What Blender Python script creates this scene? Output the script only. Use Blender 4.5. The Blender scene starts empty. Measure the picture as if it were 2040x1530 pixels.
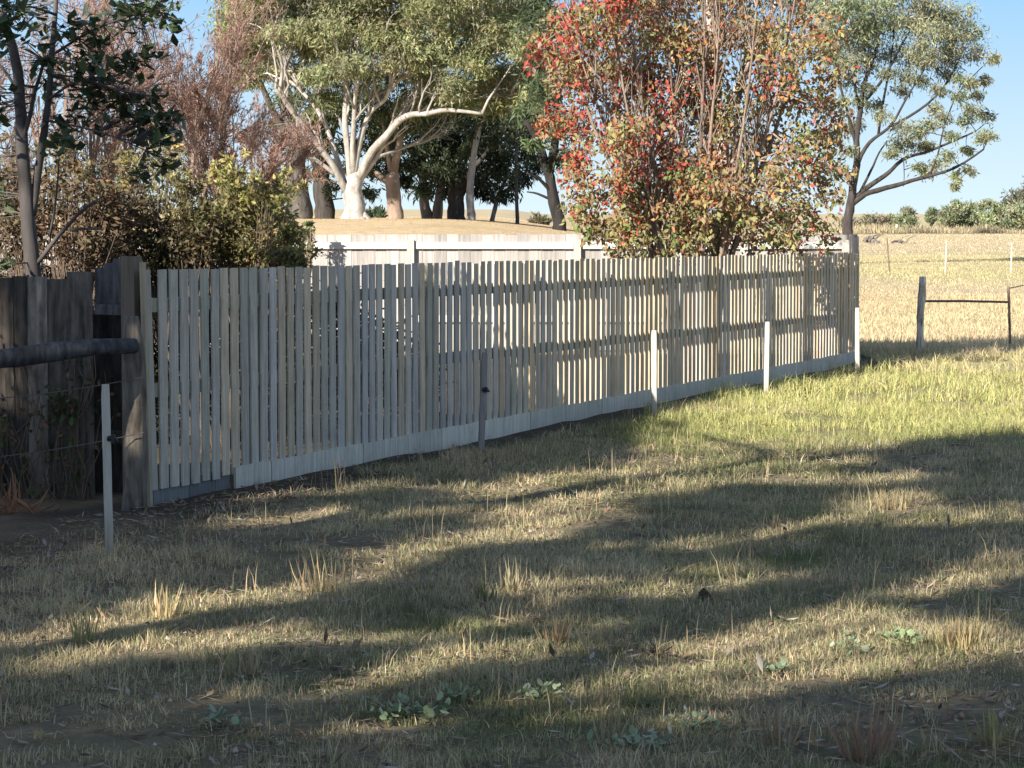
import bpy, math
import numpy as np
rng = np.random.default_rng(11)
sc = bpy.context.scene
C = sc.collection
# ------------------------------------------------------------------ camera
F, CX, CY, HOR, H = 5000.0, 1020.0, 765.0, 430.0, 1.9
PITCH = math.atan((CY - HOR) / F)
cam = bpy.data.cameras.new("camera")
cam.sensor_width = 36.0
cam.lens = 36.0 * F / 2040.0
cam.clip_start = 0.1
cam.clip_end = 20000
co = bpy.data.objects.new("camera", cam)
co.location = (0, 0, H)
co.rotation_euler = (math.pi / 2 - PITCH, 0, 0)
C.objects.link(co)
sc.camera = co
# ------------------------------------------------------------------ sky, sun, exposure
EL, AZ = math.radians(28), math.radians(51)           # sun height; way the light travels, from +X towards +Y
W = bpy.data.worlds.new("World")
sc.world = W
W.use_nodes = True
nt = W.node_tree
nt.nodes.clear()
sky = nt.nodes.new("ShaderNodeTexSky")
sky.sky_type = 'NISHITA'
sky.sun_disc = False
sky.sun_elevation = EL
sky.sun_rotation = math.radians(180 + 90 - math.degrees(AZ))
sky.air_density = 1.0
sky.dust_density = 0.0
sky.ozone_density = 2.0
sky.altitude = 500
bg = nt.nodes.new("ShaderNodeBackground")
bg.inputs[1].default_value = 0.12
wo = nt.nodes.new("ShaderNodeOutputWorld")
# pale clear-day blue low over the horizon, the Nishita sky above it
tcw = nt.nodes.new("ShaderNodeTexCoord"); sxyz = nt.nodes.new("ShaderNodeSeparateXYZ")
nt.links.new(tcw.outputs["Generated"], sxyz.inputs[0])
ramp = nt.nodes.new("ShaderNodeValToRGB"); rmul = nt.nodes.new("ShaderNodeVectorMath"); rmul.operation = 'SCALE'
nt.links.new(sxyz.outputs[2], ramp.inputs[0])
ramp.color_ramp.elements[0].position = 0.0; ramp.color_ramp.elements[0].color = (.76, .93, 1.0, 1)
ramp.color_ramp.elements[1].position = 0.20; ramp.color_ramp.elements[1].color = (.20, .42, .80, 1)
em = ramp.color_ramp.elements.new(.085); em.color = (.38, .67, 1.0, 1)
nt.links.new(ramp.outputs[0], rmul.inputs[0]); rmul.inputs["Scale"].default_value = .42 / .12
smr = nt.nodes.new("ShaderNodeMapRange"); smr.inputs[1].default_value = .1; smr.inputs[2].default_value = .4
nt.links.new(sxyz.outputs[2], smr.inputs[0])
smx = nt.nodes.new("ShaderNodeMix"); smx.data_type = 'RGBA'
nt.links.new(smr.outputs[0], smx.inputs[0]); nt.links.new(rmul.outputs[0], smx.inputs[6]); stn = nt.nodes.new('ShaderNodeVectorMath'); stn.operation = 'MULTIPLY'; stn.inputs[1].default_value = (1.12, .90, .74)
nt.links.new(sky.outputs[0], stn.inputs[0]); nt.links.new(stn.outputs[0], smx.inputs[7])
nt.links.new(smx.outputs[2], bg.inputs[0])
nt.links.new(bg.outputs[0], wo.inputs[0])
LD = np.array([math.cos(AZ) * math.cos(EL), math.sin(AZ) * math.cos(EL), -math.sin(EL)])
sl = bpy.data.lights.new("sun", 'SUN')
sl.energy = 5.0
sl.angle = math.radians(0.55)
sl.color = (1.0, 0.93, 0.82)
so = bpy.data.objects.new("sun", sl)
so.rotation_euler = (math.pi / 2 - EL, 0, AZ - math.pi / 2)
so.location = (-20, -25, 30)
C.objects.link(so)
sc.view_settings.view_transform = 'Standard'
sc.view_settings.look = 'None'
sc.view_settings.exposure = 1.3
sc.view_settings.gamma = 1.0
sc.cycles.max_bounces = 6
sc.cycles.transparent_max_bounces = 4

# ------------------------------------------------------------------ helpers
cp, sp = math.cos(PITCH), math.sin(PITCH)
def ray(px, py):
    a, b = (px - CX) / F, (CY - py) / F
    return np.array([a, cp + b * sp, -sp + b * cp])
def at(px, py, Y):
    r = ray(px, py)
    return np.array([0, 0, H]) + r * (Y / r[1])
def gnd(px, py, z=0.0):
    r = ray(px, py)
    return np.array([0, 0, H]) + r * ((z - H) / r[2])
def smooth(t):
    t = np.clip(t, 0, 1)
    return t * t * (3 - 2 * t)
_grids = {}
def vnoise(x, y, scale, seed=0):
    g = _grids.setdefault(seed, np.random.default_rng(seed + 100).random((256, 256)))
    x = np.asarray(x) / scale; y = np.asarray(y) / scale
    xi, yi = np.floor(x).astype(int), np.floor(y).astype(int)
    fx, fy = smooth(x - xi), smooth(y - yi)
    a, b = g[xi % 256, yi % 256], g[(xi + 1) % 256, yi % 256]
    c, d = g[xi % 256, (yi + 1) % 256], g[(xi + 1) % 256, (yi + 1) % 256]
    return (a * (1 - fx) + b * fx) * (1 - fy) + (c * (1 - fx) + d * fx) * fy
def hgt(x, y):
    x = np.asarray(x, float); y = np.asarray(y, float)
    z = 1.75 * smooth((y - 45) / 55) * smooth((14 - x) / 18)
    z = z + 2.6 * smooth((y - 380) / 600) * (0.75 + 0.5 * vnoise(x, y, 260, 5))
    near = smooth((90 - y) / 50)
    z = z + near * (0.05 * (vnoise(x, y, 1.3, 1) - .5) + 0.03 * (vnoise(x, y, .45, 2) - .5))
    return z

def origin(o):
    p = np.zeros(3)
    while o is not None:
        p = p + np.array(o.location); o = o.parent
    return p
def thing(name, label, cat, loc, group=None):
    o = bpy.data.objects.new(name, None)
    o.empty_display_size = 0.2
    o.location = [float(v) for v in loc]
    C.objects.link(o)
    o["label"] = label; o["category"] = cat
    if group: o["group"] = group
    return o
def tag(o, label, cat, group=None, kind=None):
    o["label"] = label; o["category"] = cat
    if group: o["group"] = group
    if kind: o["kind"] = kind
    return o
class Geo:
    """collects quads / triangles, builds ONE mesh object"""
    def __init__(s): s.v = []; s.f4 = []; s.f3 = []; s.t = []; s.n = 0
    def add(s, v, f4=None, f3=None, tint=(.5, .5, .5)):
        v = np.asarray(v, float).reshape(-1, 3)
        t = np.asarray(tint, float)
        if t.ndim == 1: t = np.repeat(t[None], len(v), 0)
        s.v.append(v); s.t.append(t)
        if f4 is not None and len(f4): s.f4.append(np.asarray(f4, int).reshape(-1, 4) + s.n)
        if f3 is not None and len(f3): s.f3.append(np.asarray(f3, int).reshape(-1, 3) + s.n)
        s.n += len(v)
    def box(s, c, size, tint=(.5, .5, .5), ax=(1, 0), lean=(0, 0), taper=1.0):
        """c = centre of the base, ax = horizontal direction of the x side, lean = shift of the top"""
        sx, sy, sz = size; ax = np.array([ax[0], ax[1], 0.]); ax /= np.linalg.norm(ax)
        ay = np.array([-ax[1], ax[0], 0.])
        v = []
        for k, zz in ((1, 0), (taper, sz)):
            for a, b in ((-1, -1), (1, -1), (1, 1), (-1, 1)):
                p = np.array(c, float) + ax * a * sx / 2 * k + ay * b * sy / 2 * k + np.array([0, 0, zz])
                if zz: p = p + ax * lean[0] + ay * lean[1]
                v.append(p)
        s.add(v, [(0, 3, 2, 1), (4, 5, 6, 7), (0, 1, 5, 4), (1, 2, 6, 5), (2, 3, 7, 6), (3, 0, 4, 7)], tint=tint)
    def beam(s, a, b, w, h, tint=(.5, .5, .5)):
        a = np.array(a, float); b = np.array(b, float); d = b - a; d /= np.linalg.norm(d)
        u = np.cross(d, [0, 0, 1]); u /= np.linalg.norm(u); n = np.cross(u, d)
        v = [p + u * i * w / 2 + n * j * h / 2 for p in (a, b) for i, j in ((-1, -1), (1, -1), (1, 1), (-1, 1))]
        s.add(v, [(0, 1, 2, 3), (4, 7, 6, 5), (0, 4, 5, 1), (1, 5, 6, 2), (2, 6, 7, 3), (3, 7, 4, 0)], tint=tint)
    def tube(s, pts, rad, sides=7, tint=(.5, .5, .5), rough=0.0, cap=True):
        pts = np.asarray(pts, float); k = len(pts); rad = np.broadcast_to(np.asarray(rad, float), (k,))
        d = np.gradient(pts, axis=0); d /= np.linalg.norm(d, axis=1)[:, None] + 1e-9
        ref = np.array([0, 1., 0]) if abs(d[0][1]) < .8 else np.array([1., 0, 0])
        u = np.cross(d, ref); u /= np.linalg.norm(u, axis=1)[:, None] + 1e-9
        w = np.cross(d, u)
        an = np.linspace(0, 2 * np.pi, sides, endpoint=False)
        r = rad[:, None] * (1 + rough * (rng.random((k, sides)) - .5))
        v = pts[:, None] + r[..., None] * (u[:, None] * np.cos(an)[None, :, None] + w[:, None] * np.sin(an)[None, :, None])
        i = np.arange(k - 1)[:, None] * sides; j = np.arange(sides)[None]; j2 = (j + 1) % sides
        f = np.stack([i + j, i + j2, i + sides + j2, i + sides + j], -1).reshape(-1, 4)
        f3 = []
        vv = v.reshape(-1, 3)
        if cap:
            vv = np.vstack([vv, pts[-1], pts[0]]); n = k * sides
            f3 = [((k - 1) * sides + a, (k - 1) * sides + (a + 1) % sides, n) for a in range(sides)]
            f3 += [((a + 1) % sides, a, n + 1) for a in range(sides)]
        s.add(vv, f, f3, tint)
    def sticks(s, A, B, ra, rb, tint):
        """many thin three sided twigs at once"""
        A = np.asarray(A); B = np.asarray(B); n = len(A)
        if not n: return
        d = B - A; d /= np.linalg.norm(d, axis=1)[:, None] + 1e-9
        q = np.where(np.abs(d[:, 2:3]) < .9, np.array([[0, 0, 1.]]), np.array([[1., 0, 0]]))
        u = np.cross(d, q); u /= np.linalg.norm(u, axis=1)[:, None] + 1e-9
        w = np.cross(d, u)
        ra = np.broadcast_to(ra, (n,)); rb = np.broadcast_to(rb, (n,))
        R = []
        for P, r in ((A, ra), (B, rb)):
            for k in range(3):
                a = k * 2 * np.pi / 3
                R.append(P + r[:, None] * (u * math.cos(a) + w * math.sin(a)))
        V = np.stack(R, 1).reshape(-1, 3)
        b = np.arange(n)[:, None] * 6
        f = np.concatenate([b + np.array([[k, (k + 1) % 3, 3 + (k + 1) % 3, 3 + k]]) for k in range(3)])
        t = np.asarray(tint, float)
        if t.ndim == 2: t = np.repeat(t, 6, 0)
        s.add(V, f, None, t)
    def leaves(s, P, D, U, L, Wd, tint, fold=0.0):
        """diamond leaves: base P, direction D, side U, length, width"""
        n = len(P)
        L = np.broadcast_to(L, (n,))[:, None]; Wd = np.broadcast_to(Wd, (n,))[:, None]
        N = np.cross(D, U)
        V = np.stack([P, P + D * L * .45 + U * Wd * .5 + N * Wd * fold, P + D * L, P + D * L * .45 - U * Wd * .5 + N * Wd * fold], 1)
        s.add(V.reshape(-1, 3), np.arange(n * 4).reshape(-1, 4), None, np.repeat(tint, 4, 0))
    def build(s, name, mat, parent=None, smooth_=False):
        v = np.concatenate(s.v); t = np.concatenate(s.t)
        f4 = np.concatenate(s.f4) if s.f4 else np.zeros((0, 4), int)
        f3 = np.concatenate(s.f3) if s.f3 else np.zeros((0, 3), int)
        if parent is not None: v = v - origin(parent)
        me = bpy.data.meshes.new(name)
        me.vertices.add(len(v)); me.vertices.foreach_set("co", v.astype(np.float32).ravel())
        loops = np.concatenate([f4.ravel(), f3.ravel()]).astype(np.int32)
        me.loops.add(len(loops)); me.loops.foreach_set("vertex_index", loops)
        starts = np.concatenate([np.arange(len(f4)) * 4, len(f4) * 4 + np.arange(len(f3)) * 3]).astype(np.int32)
        me.polygons.add(len(starts)); me.polygons.foreach_set("loop_start", starts)
        me.polygons.foreach_set("use_smooth", np.full(len(starts), bool(smooth_)))
        ca = me.color_attributes.new("tint", 'FLOAT_COLOR', 'POINT')
        ca.data.foreach_set("color", np.hstack([t, np.ones((len(t), 1))]).astype(np.float32).ravel())
        me.update(calc_edges=True); me.validate()
        me.materials.append(mat)
        o = bpy.data.objects.new(name, me)
        C.objects.link(o)
        if parent is not None: o.parent = parent
        return o

def unit(v): return v / (np.linalg.norm(v, axis=-1, keepdims=True) + 1e-9)
def rdir(n, bias=(0, 0, 0)):
    return unit(rng.normal(size=(n, 3)) + np.array(bias))
def perp(D):
    return unit(np.cross(D, rng.normal(size=D.shape)))
def vary(base, n, amt=.25, hue=.08):
    b = np.asarray(base, float)
    if b.ndim == 1: b = np.repeat(b[None], n, 0)
    return np.clip(b * (1 + amt * (rng.random((n, 1)) * 2 - 1)) * (1 + hue * (rng.random((n, 3)) * 2 - 1)), .004, .95)

# ------------------------------------------------------------------ materials
def new_mat(name):
    m = bpy.data.materials.new(name); m.use_nodes = True
    n = m.node_tree; n.nodes.clear()
    out = n.nodes.new("ShaderNodeOutputMaterial")
    return m, n, out
def N(n, typ, **kw):
    x = n.nodes.new(typ)
    for k, v in kw.items(): setattr(x, k, v)
    return x
def leaf_mat(name, trans=.35, rough=.55, spec=.3):
    m, n, out = new_mat(name); L = n.links.new
    at_ = N(n, "ShaderNodeVertexColor", layer_name="tint")
    p = N(n, "ShaderNodeBsdfPrincipled"); p.inputs["Roughness"].default_value = rough
    p.inputs["Specular IOR Level"].default_value = spec
    tr = N(n, "ShaderNodeBsdfTranslucent"); mx = N(n, "ShaderNodeMixShader"); mx.inputs[0].default_value = trans
    L(at_.outputs[0], p.inputs["Base Color"]); L(at_.outputs[0], tr.inputs[0])
    L(p.outputs[0], mx.inputs[1]); L(tr.outputs[0], mx.inputs[2]); L(mx.outputs[0], out.inputs[0])
    return m
def wood_mat(name, scale=(60, 60, 3), contrast=.5, stain=.4, stain_col=(.1, .09, .07), bump=.4, rough=.85):
    m, n, out = new_mat(name); L = n.links.new
    at_ = N(n, "ShaderNodeVertexColor", layer_name="tint")
    g = N(n, "ShaderNodeNewGeometry"); mp = N(n, "ShaderNodeMapping"); mp.inputs["Scale"].default_value = scale
    L(g.outputs["Position"], mp.inputs[0])
    nz = N(n, "ShaderNodeTexNoise"); nz.inputs["Scale"].default_value = 1.0; nz.inputs["Detail"].default_value = 5
    L(mp.outputs[0], nz.inputs["Vector"])
    mr = N(n, "ShaderNodeMapRange"); mr.inputs[1].default_value = .25; mr.inputs[2].default_value = .75
    mr.inputs[3].default_value = 1 - contrast; mr.inputs[4].default_value = 1 + contrast
    L(nz.outputs[0], mr.inputs[0])
    mul = N(n, "ShaderNodeVectorMath", operation='SCALE'); L(at_.outputs[0], mul.inputs[0]); L(mr.outputs[0], mul.inputs["Scale"])
    n2 = N(n, "ShaderNodeTexNoise"); n2.inputs["Scale"].default_value = 4.5; n2.inputs["Detail"].default_value = 6; n2.inputs["Roughness"].default_value = .7
    L(g.outputs["Position"], n2.inputs["Vector"])
    m2 = N(n, "ShaderNodeMapRange"); m2.inputs[1].default_value = .5; m2.inputs[2].default_value = .75; m2.inputs[3].default_value = 0; m2.inputs[4].default_value = stain
    L(n2.outputs[0], m2.inputs[0])
    mix = N(n, "ShaderNodeMix", data_type='RGBA'); L(m2.outputs[0], mix.inputs[0]); L(mul.outputs[0], mix.inputs[6]); mix.inputs[7].default_value = (*stain_col, 1)
    p = N(n, "ShaderNodeBsdfPrincipled"); p.inputs["Roughness"].default_value = rough; p.inputs["Specular IOR Level"].default_value = .2
    L(mix.outputs[2], p.inputs["Base Color"])
    b = N(n, "ShaderNodeBump"); b.inputs["Strength"].default_value = bump; b.inputs["Distance"].default_value = .01
    L(nz.outputs[0], b.inputs["Height"]); L(b.outputs[0], p.inputs["Normal"])
    L(p.outputs[0], out.inputs[0])
    return m
M_LEAF = leaf_mat("foliage")
M_DRYLEAF = leaf_mat("dry_foliage", .3, .7, .15)
M_GLOSSY = leaf_mat("broad_leaf", .25, .42, .4)
M_GRASS = leaf_mat("grass_blade", .4, .6, .2)
M_NEWWOOD = wood_mat("treated_pine", (45, 45, 3), .28, .35, (.16, .15, .11), .3)
M_GREYWOOD = wood_mat("weathered_paling", (35, 35, 2), .25, .25, (.22, .2, .18), .4)
M_OLDWOOD = wood_mat("old_dark_timber", (26, 26, 4), .75, .8, (.02, .017, .014), 1.0)
M_STAKE = wood_mat("pale_stake", (60, 60, 4), .2, .35, (.3, .27, .22), .3)
M_BARK = wood_mat("rough_bark", (7, 7, 1.5), .5, .5, (.03, .025, .02), .9)
M_GUM = wood_mat("gum_bark", (5, 5, .9), .45, .8, (.17, .115, .085), 1.0)
M_LITTER = wood_mat("litter", (30, 30, 30), .3, .2, (.05, .04, .03), .2)
def metal_mat(name, col, rough=.6, metallic=.0):
    m, n, out = new_mat(name)
    p = N(n, "ShaderNodeBsdfPrincipled"); p.inputs["Roughness"].default_value = rough; p.inputs["Metallic"].default_value = metallic
    nz = N(n, "ShaderNodeTexNoise"); nz.inputs["Scale"].default_value = 40
    mx = N(n, "ShaderNodeMix", data_type='RGBA'); mx.inputs[6].default_value = (*col, 1); mx.inputs[7].default_value = (*[c * .6 for c in col], 1)
    n.links.new(nz.outputs[0], mx.inputs[0]); n.links.new(mx.outputs[2], p.inputs["Base Color"]); n.links.new(p.outputs[0], out.inputs[0])
    return m
M_WIRE = metal_mat("rusty_wire", (.16, .13, .12), .6, .3)
M_PLASTIC = metal_mat("black_plastic", (.015, .015, .018), .5)

def ground_mat():
    m, n, out = new_mat("paddock"); L = n.links.new
    at_ = N(n, "ShaderNodeVertexColor", layer_name="tint")
    g = N(n, "ShaderNodeNewGeometry")
    def noise(scale, detail=6, rough=.65, vec=None):
        z = N(n, "ShaderNodeTexNoise"); z.inputs["Scale"].default_value = scale; z.inputs["Detail"].default_value = detail; z.inputs["Roughness"].default_value = rough
        L(vec or g.outputs["Position"], z.inputs["Vector"]); return z.outputs[0]
    def rng_(s, a, b, c, d):
        r = N(n, "ShaderNodeMapRange"); r.inputs[1].default_value = a; r.inputs[2].default_value = b; r.inputs[3].default_value = c; r.inputs[4].default_value = d
        L(s, r.inputs[0]); return r.outputs[0]
    fine = noise(28, 8, .75); mid = noise(2.3, 6); big = noise(.22, 6, .7)
    s1 = N(n, "ShaderNodeVectorMath", operation='SCALE'); L(at_.outputs[0], s1.inputs[0]); L(rng_(fine, .3, .7, .62, 1.38), s1.inputs["Scale"])
    s2 = N(n, "ShaderNodeVectorMath", operation='SCALE'); L(s1.outputs[0], s2.inputs[0]); L(rng_(mid, .3, .7, .78, 1.22), s2.inputs["Scale"])
    s3 = N(n, "ShaderNodeVectorMath", operation='SCALE'); L(s2.outputs[0], s3.inputs[0]); L(rng_(big, .3, .7, .85, 1.15), s3.inputs["Scale"])
    p = N(n, "ShaderNodeBsdfPrincipled"); p.inputs["Roughness"].default_value = .95; p.inputs["Specular IOR Level"].default_value = .1
    L(s3.outputs[0], p.inputs["Base Color"])
    b = N(n, "ShaderNodeBump"); b.inputs["Strength"].default_value = .7; b.inputs["Distance"].default_value = .03
    L(fine, b.inputs["Height"]); L(b.outputs[0], p.inputs["Normal"]); L(p.outputs[0], out.inputs[0])
    return m
M_GROUND = ground_mat()

# ------------------------------------------------------------------ key lines of the place
P0 = gnd(302, 1008)[:2]; P1 = gnd(1712, 722)[:2]           # base line of the new paling fence
FD = (P1 - P0) / np.linalg.norm(P1 - P0); FN = np.array([FD[1], -FD[0]])   # FN points to the camera side
FLEN = np.linalg.norm(P1 - P0)
def side(x, y): return (np.asarray(x) - P0[0]) * FN[0] + (np.asarray(y) - P0[1]) * FN[1]    # >0 on the camera side
YO = 17.0                                                  # the old fence
YB = P1[1] + 2.9                                            # the back fence
def green_at(x, y):
    """0 dry .. 1 lush, the grass itself"""
    g = .40 + .55 * (vnoise(x, y, 1.6, 11) - .5) + .6 * (vnoise(x, y, .5, 12) - .5) + .5 * (vnoise(x, y, .16, 15) - .5)
    lush = smooth((x - .6 - .05 * y + 1.5) / 1.5) * smooth((y - 19.5) / 3) * smooth((31.5 - y - .25 * (x - 3)) / 3.5)
    g = g + .75 * lush * (.6 + .6 * vnoise(x, y, 2.2, 13))
    g = g - .35 * smooth((-x - 1.0) / 1.5) * smooth((18 - y) / 4)
    far = smooth((y - 31) / 5)
    g = g * (1 - far) + far * (.02 + .30 * smooth((y - 62) / 12) * smooth((150 - y) / 40) + .25 * (vnoise(x, y, 9, 14) - .5))
    return np.clip(g, 0, 1)
DRY, GRN, LUSH = np.array([.56, .455, .29]), np.array([.15, .17, .07]), np.array([.46, .445, .18])
def grass_col(x, y):
    g = green_at(x, y)[:, None]
    lush = (smooth((np.asarray(x) - .3) / 2) * smooth((np.asarray(y) - 19) / 4))[:, None]
    return DRY * (1 - g) + (GRN * (1 - lush) + LUSH * lush) * g

# ------------------------------------------------------------------ ground
def axis(stops):
    r = []
    for (a, b, n) in stops: r += list(np.linspace(a, b, n, endpoint=False))
    return np.array(r + [stops[-1][1]])
gx = axis([(-3000, -400, 12), (-400, -60, 20), (-60, -10, 25), (-10, -5, 20), (-5, 7, 110), (7, 14, 28), (14, 60, 24), (60, 400, 20), (400, 3000, 12)])
gy = axis([(-200, -20, 6), (-20, 6, 12), (6, 26, 180), (26, 45, 70), (45, 130, 50), (130, 400, 30), (400, 1200, 26), (1200, 8000, 12)])
GX, GY = np.meshgrid(gx, gy)
GZ = hgt(GX, GY)
V = np.stack([GX, GY, GZ], -1).reshape(-1, 3)
nx = len(gx)
a = (np.arange(len(gy) - 1)[:, None] * nx + np.arange(nx - 1)[None]).ravel()
gt = grass_col(V[:, 0], V[:, 1]) * .72
near = smooth((34 - V[:, 1]) / 6)[:, None]
soil = np.array([.105, .082, .058])
gt = gt * (1 - near * .55) + soil * near * .55
litter = (smooth((-V[:, 0] - 1.5) / 1.2) * smooth((20 - V[:, 1]) / 3))[:, None]
gt = gt * (1 - litter * .7) + np.array([.15, .105, .075]) * litter * .7
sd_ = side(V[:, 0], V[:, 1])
foot_band = (smooth((.75 - np.abs(sd_ - .2)) / .3) * smooth((V[:, 1] - 15) / 1) * smooth((34 - V[:, 1]) / 1))[:, None]
gt = gt * (1 - foot_band * .8) + np.array([.055, .045, .036]) * foot_band * .8  # darker brown band along the foot of the fence
yd = ((sd_ < -.05) & (V[:, 1] < YB - 1) & (V[:, 1] > YO + .2))[:, None]
gt = np.where(yd, np.array([.09, .072, .052]), gt)  # yard floor coloured dark so the fence gaps read as shaded
md = (smooth((V[:, 1] - 46) / 10) * smooth((12 - V[:, 0]) / 9) * smooth((260 - V[:, 1]) / 60))[:, None]
gt = gt * (1 - md) + np.array([.46, .345, .205]) * md
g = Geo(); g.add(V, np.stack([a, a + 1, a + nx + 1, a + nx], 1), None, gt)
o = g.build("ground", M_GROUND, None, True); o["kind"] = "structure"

# ------------------------------------------------------------------ the new paling fence
fence = thing("paling_fence", "long new timber paling fence with narrow gapped palings and a plinth board at its foot", "fence", (P0[0], P0[1], 0))
post_t = np.array([-.002, .092, .176, .258, .366, .467, .567, .657, .753, .843, .932, .9995])
def ztop(t): return 1.545 - .115 * t
def fp(t, off=0.0):
    q = P0 + FD * FLEN * t - FN * off      # off > 0 towards the yard
    return q
TH = .0125
pitch = .134
for b in range(len(post_t) - 1):
    t0, t1 = post_t[b], post_t[b + 1]
    L = (t1 - t0) * FLEN
    n = int(round(L / pitch)); pt = L / n
    gp = Geo()
    for i in range(n):
        s = t0 * FLEN + (i + .5) * pt
        t = s / FLEN
        q = fp(t, TH / 2)
        zb = .115 if t > .062 else .10
        zb += rng.normal(0, .006); zt = ztop(t) + rng.normal(0, .0045)
        k = rng.random()
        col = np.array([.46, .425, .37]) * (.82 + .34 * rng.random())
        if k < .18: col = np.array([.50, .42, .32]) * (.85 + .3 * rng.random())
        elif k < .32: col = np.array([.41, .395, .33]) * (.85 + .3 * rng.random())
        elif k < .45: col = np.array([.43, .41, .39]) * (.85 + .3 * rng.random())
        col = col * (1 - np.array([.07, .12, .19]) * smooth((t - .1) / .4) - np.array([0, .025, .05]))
        lean = rng.normal(0, .0035)
        if b == 0 and i == 0: lean = -.07
        pal_w = pt - (.038 + .017 * t)
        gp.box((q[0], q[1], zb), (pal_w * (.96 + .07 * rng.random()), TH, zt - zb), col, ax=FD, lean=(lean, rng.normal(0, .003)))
    gp.build("paling_panel", M_NEWWOOD, fence)
    gp = Geo()
    for zc, hh in ((1.26, .09), (.70, .09)):
        z0 = zc + (ztop(t0) - 1.49)
        z1 = zc + (ztop(t1) - 1.49)
        q0, q1 = fp(t0 + .001, TH + .026), fp(t1 - .001, TH + .026)
        r = Geo(); r.beam((*q0, z0), (*q1, z1), .045, hh, np.array([.40, .36, .27]) * (.85 + .2 * rng.random()))
        r.build("rail", M_NEWWOOD, fence)
    if t1 > .09:
        ts = max(t0, .062)
        r = Geo(); nseg = 10
        col = np.array([.52, .485, .41]) * (.9 + .2 * rng.random())
        rows = []
        for i in range(nseg + 1):
            t = ts + (t1 - .0012 - ts) * i / nseg
            qa, qb = fp(t, -.021), fp(t, -.002)
            bot = -.05
            top = .155 + .012 * (rng.random() - .5) if i not in (0, nseg) else .155
            rows += [(*qa, bot), (*qa, top), (*qb, top), (*qb, bot)]
        f = []
        for i in range(nseg):
            k = i * 4
            for j in range(4): f.append((k + j, k + (j + 1) % 4, k + 4 + (j + 1) % 4, k + 4 + j))
        f += [(0, 3, 2, 1), (nseg * 4, nseg * 4 + 1, nseg * 4 + 2, nseg * 4 + 3)]
        r.add(rows, f, None, col); r.build("plinth_board", M_NEWWOOD, fence)
for i, t in enumerate(post_t):
    q = fp(t, TH + .052 + .05)
    r = Geo(); r.box((q[0], q[1], -.3), (.10, .10, ztop(t) - (.02 if i else -.09) + .3), np.array([.30, .27, .2] if i else [.15, .115, .09]) * (.85 + .3 * rng.random()), ax=FD, lean=(0, 0))
    r.build("post", M_NEWWOOD, fence)
# lower boards where the plinth is still missing
r = Geo()
for (ta, tb, z, tone) in ((0.004, .030, .10, .9), (.0305, .050, .13, .7), (.0505, .0615, .12, .8)):
    qa, qb = fp(ta, TH + .02), fp(tb, TH + .02)
    r.beam((*qa, z - .10), (*qb, z - .085), .02, .22, np.array([.20, .20, .20]) * tone)
r.build("underboard", M_GREYWOOD, fence)
r = Geo(); q = fp(-.004, -.03); r.box((q[0], q[1], -.02), (.035, .03, 1.62), (.36, .3, .21), ax=FD, lean=(-.06, 0)); r.build("edge_batten", M_NEWWOOD, fence)

# ------------------------------------------------------------------ back fence
XL, XR = -9.0, P1[0] + .22
bf = thing("back_fence", "sun bleached grey back fence of wide close palings with white rail facing the yard", "fence", ((XL + XR) / 2, YB, 0))
pxs = at(818, 490, YB)[0]; bay = at(1150, 490, YB)[0] - pxs
posts = [pxs + bay * k for k in range(-3, 3) if XL < pxs + bay * k < XR]
edges = [XL] + posts + [XR]
ZTB = at(900, 467, YB)[2]
for k in range(len(edges) - 1):
    gp = Geo(); x = edges[k]
    n = max(1, int(round((edges[k + 1] - x) / .168))); w = (edges[k + 1] - x) / n
    for i in range(n):
        gp.box((x + (i + .5) * w, YB + .03 + .006 * (i % 2), .0), (w * .985, .016, ZTB + rng.normal(0, .005)), np.array([.33, .305, .285]) * (.8 + .38 * rng.random()))
    gp.build("paling_panel", M_GREYWOOD, bf)
    r = Geo(); zr = at(900, 489, YB)[2]
    a_, b_ = edges[k] + (.055 if k else 0), edges[k + 1] - .055
    r.beam((a_, YB + .0, zr), (b_, YB + .0, zr), .042, .095, (.50, .48, .45)); r.build("rail", M_GREYWOOD, bf)
    r = Geo(); r.beam((a_, YB + .0, .45), (b_, YB + .0, .45), .042, .095, (.5, .47, .43)); r.build("rail", M_GREYWOOD, bf)
for x in posts + [XR - .03]:
    r = Geo(); r.box((x, YB - .02, -.2), (.10, .08, at(820, 478, YB)[2] + .2), (.40, .37, .34)); r.build("post", M_GREYWOOD, bf)
# corner return between the two fences
r = Geo()
q1 = np.array([XR, YB + .02]); q0 = fp(1.0, .06)
nn = int(np.linalg.norm(q1 - q0) / .15)
for i in range(nn):
    q = q0 + (q1 - q0) * (i + .5) / nn
    r.box((q[0] + .03, q[1], 0), (.145, .016, ZTB + rng.normal(0, .012)), np.array([.36, .32, .28]) * (.8 + .38 * rng.random()), ax=q1 - q0)
r.build("return_panel", M_GREYWOOD, bf)

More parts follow.
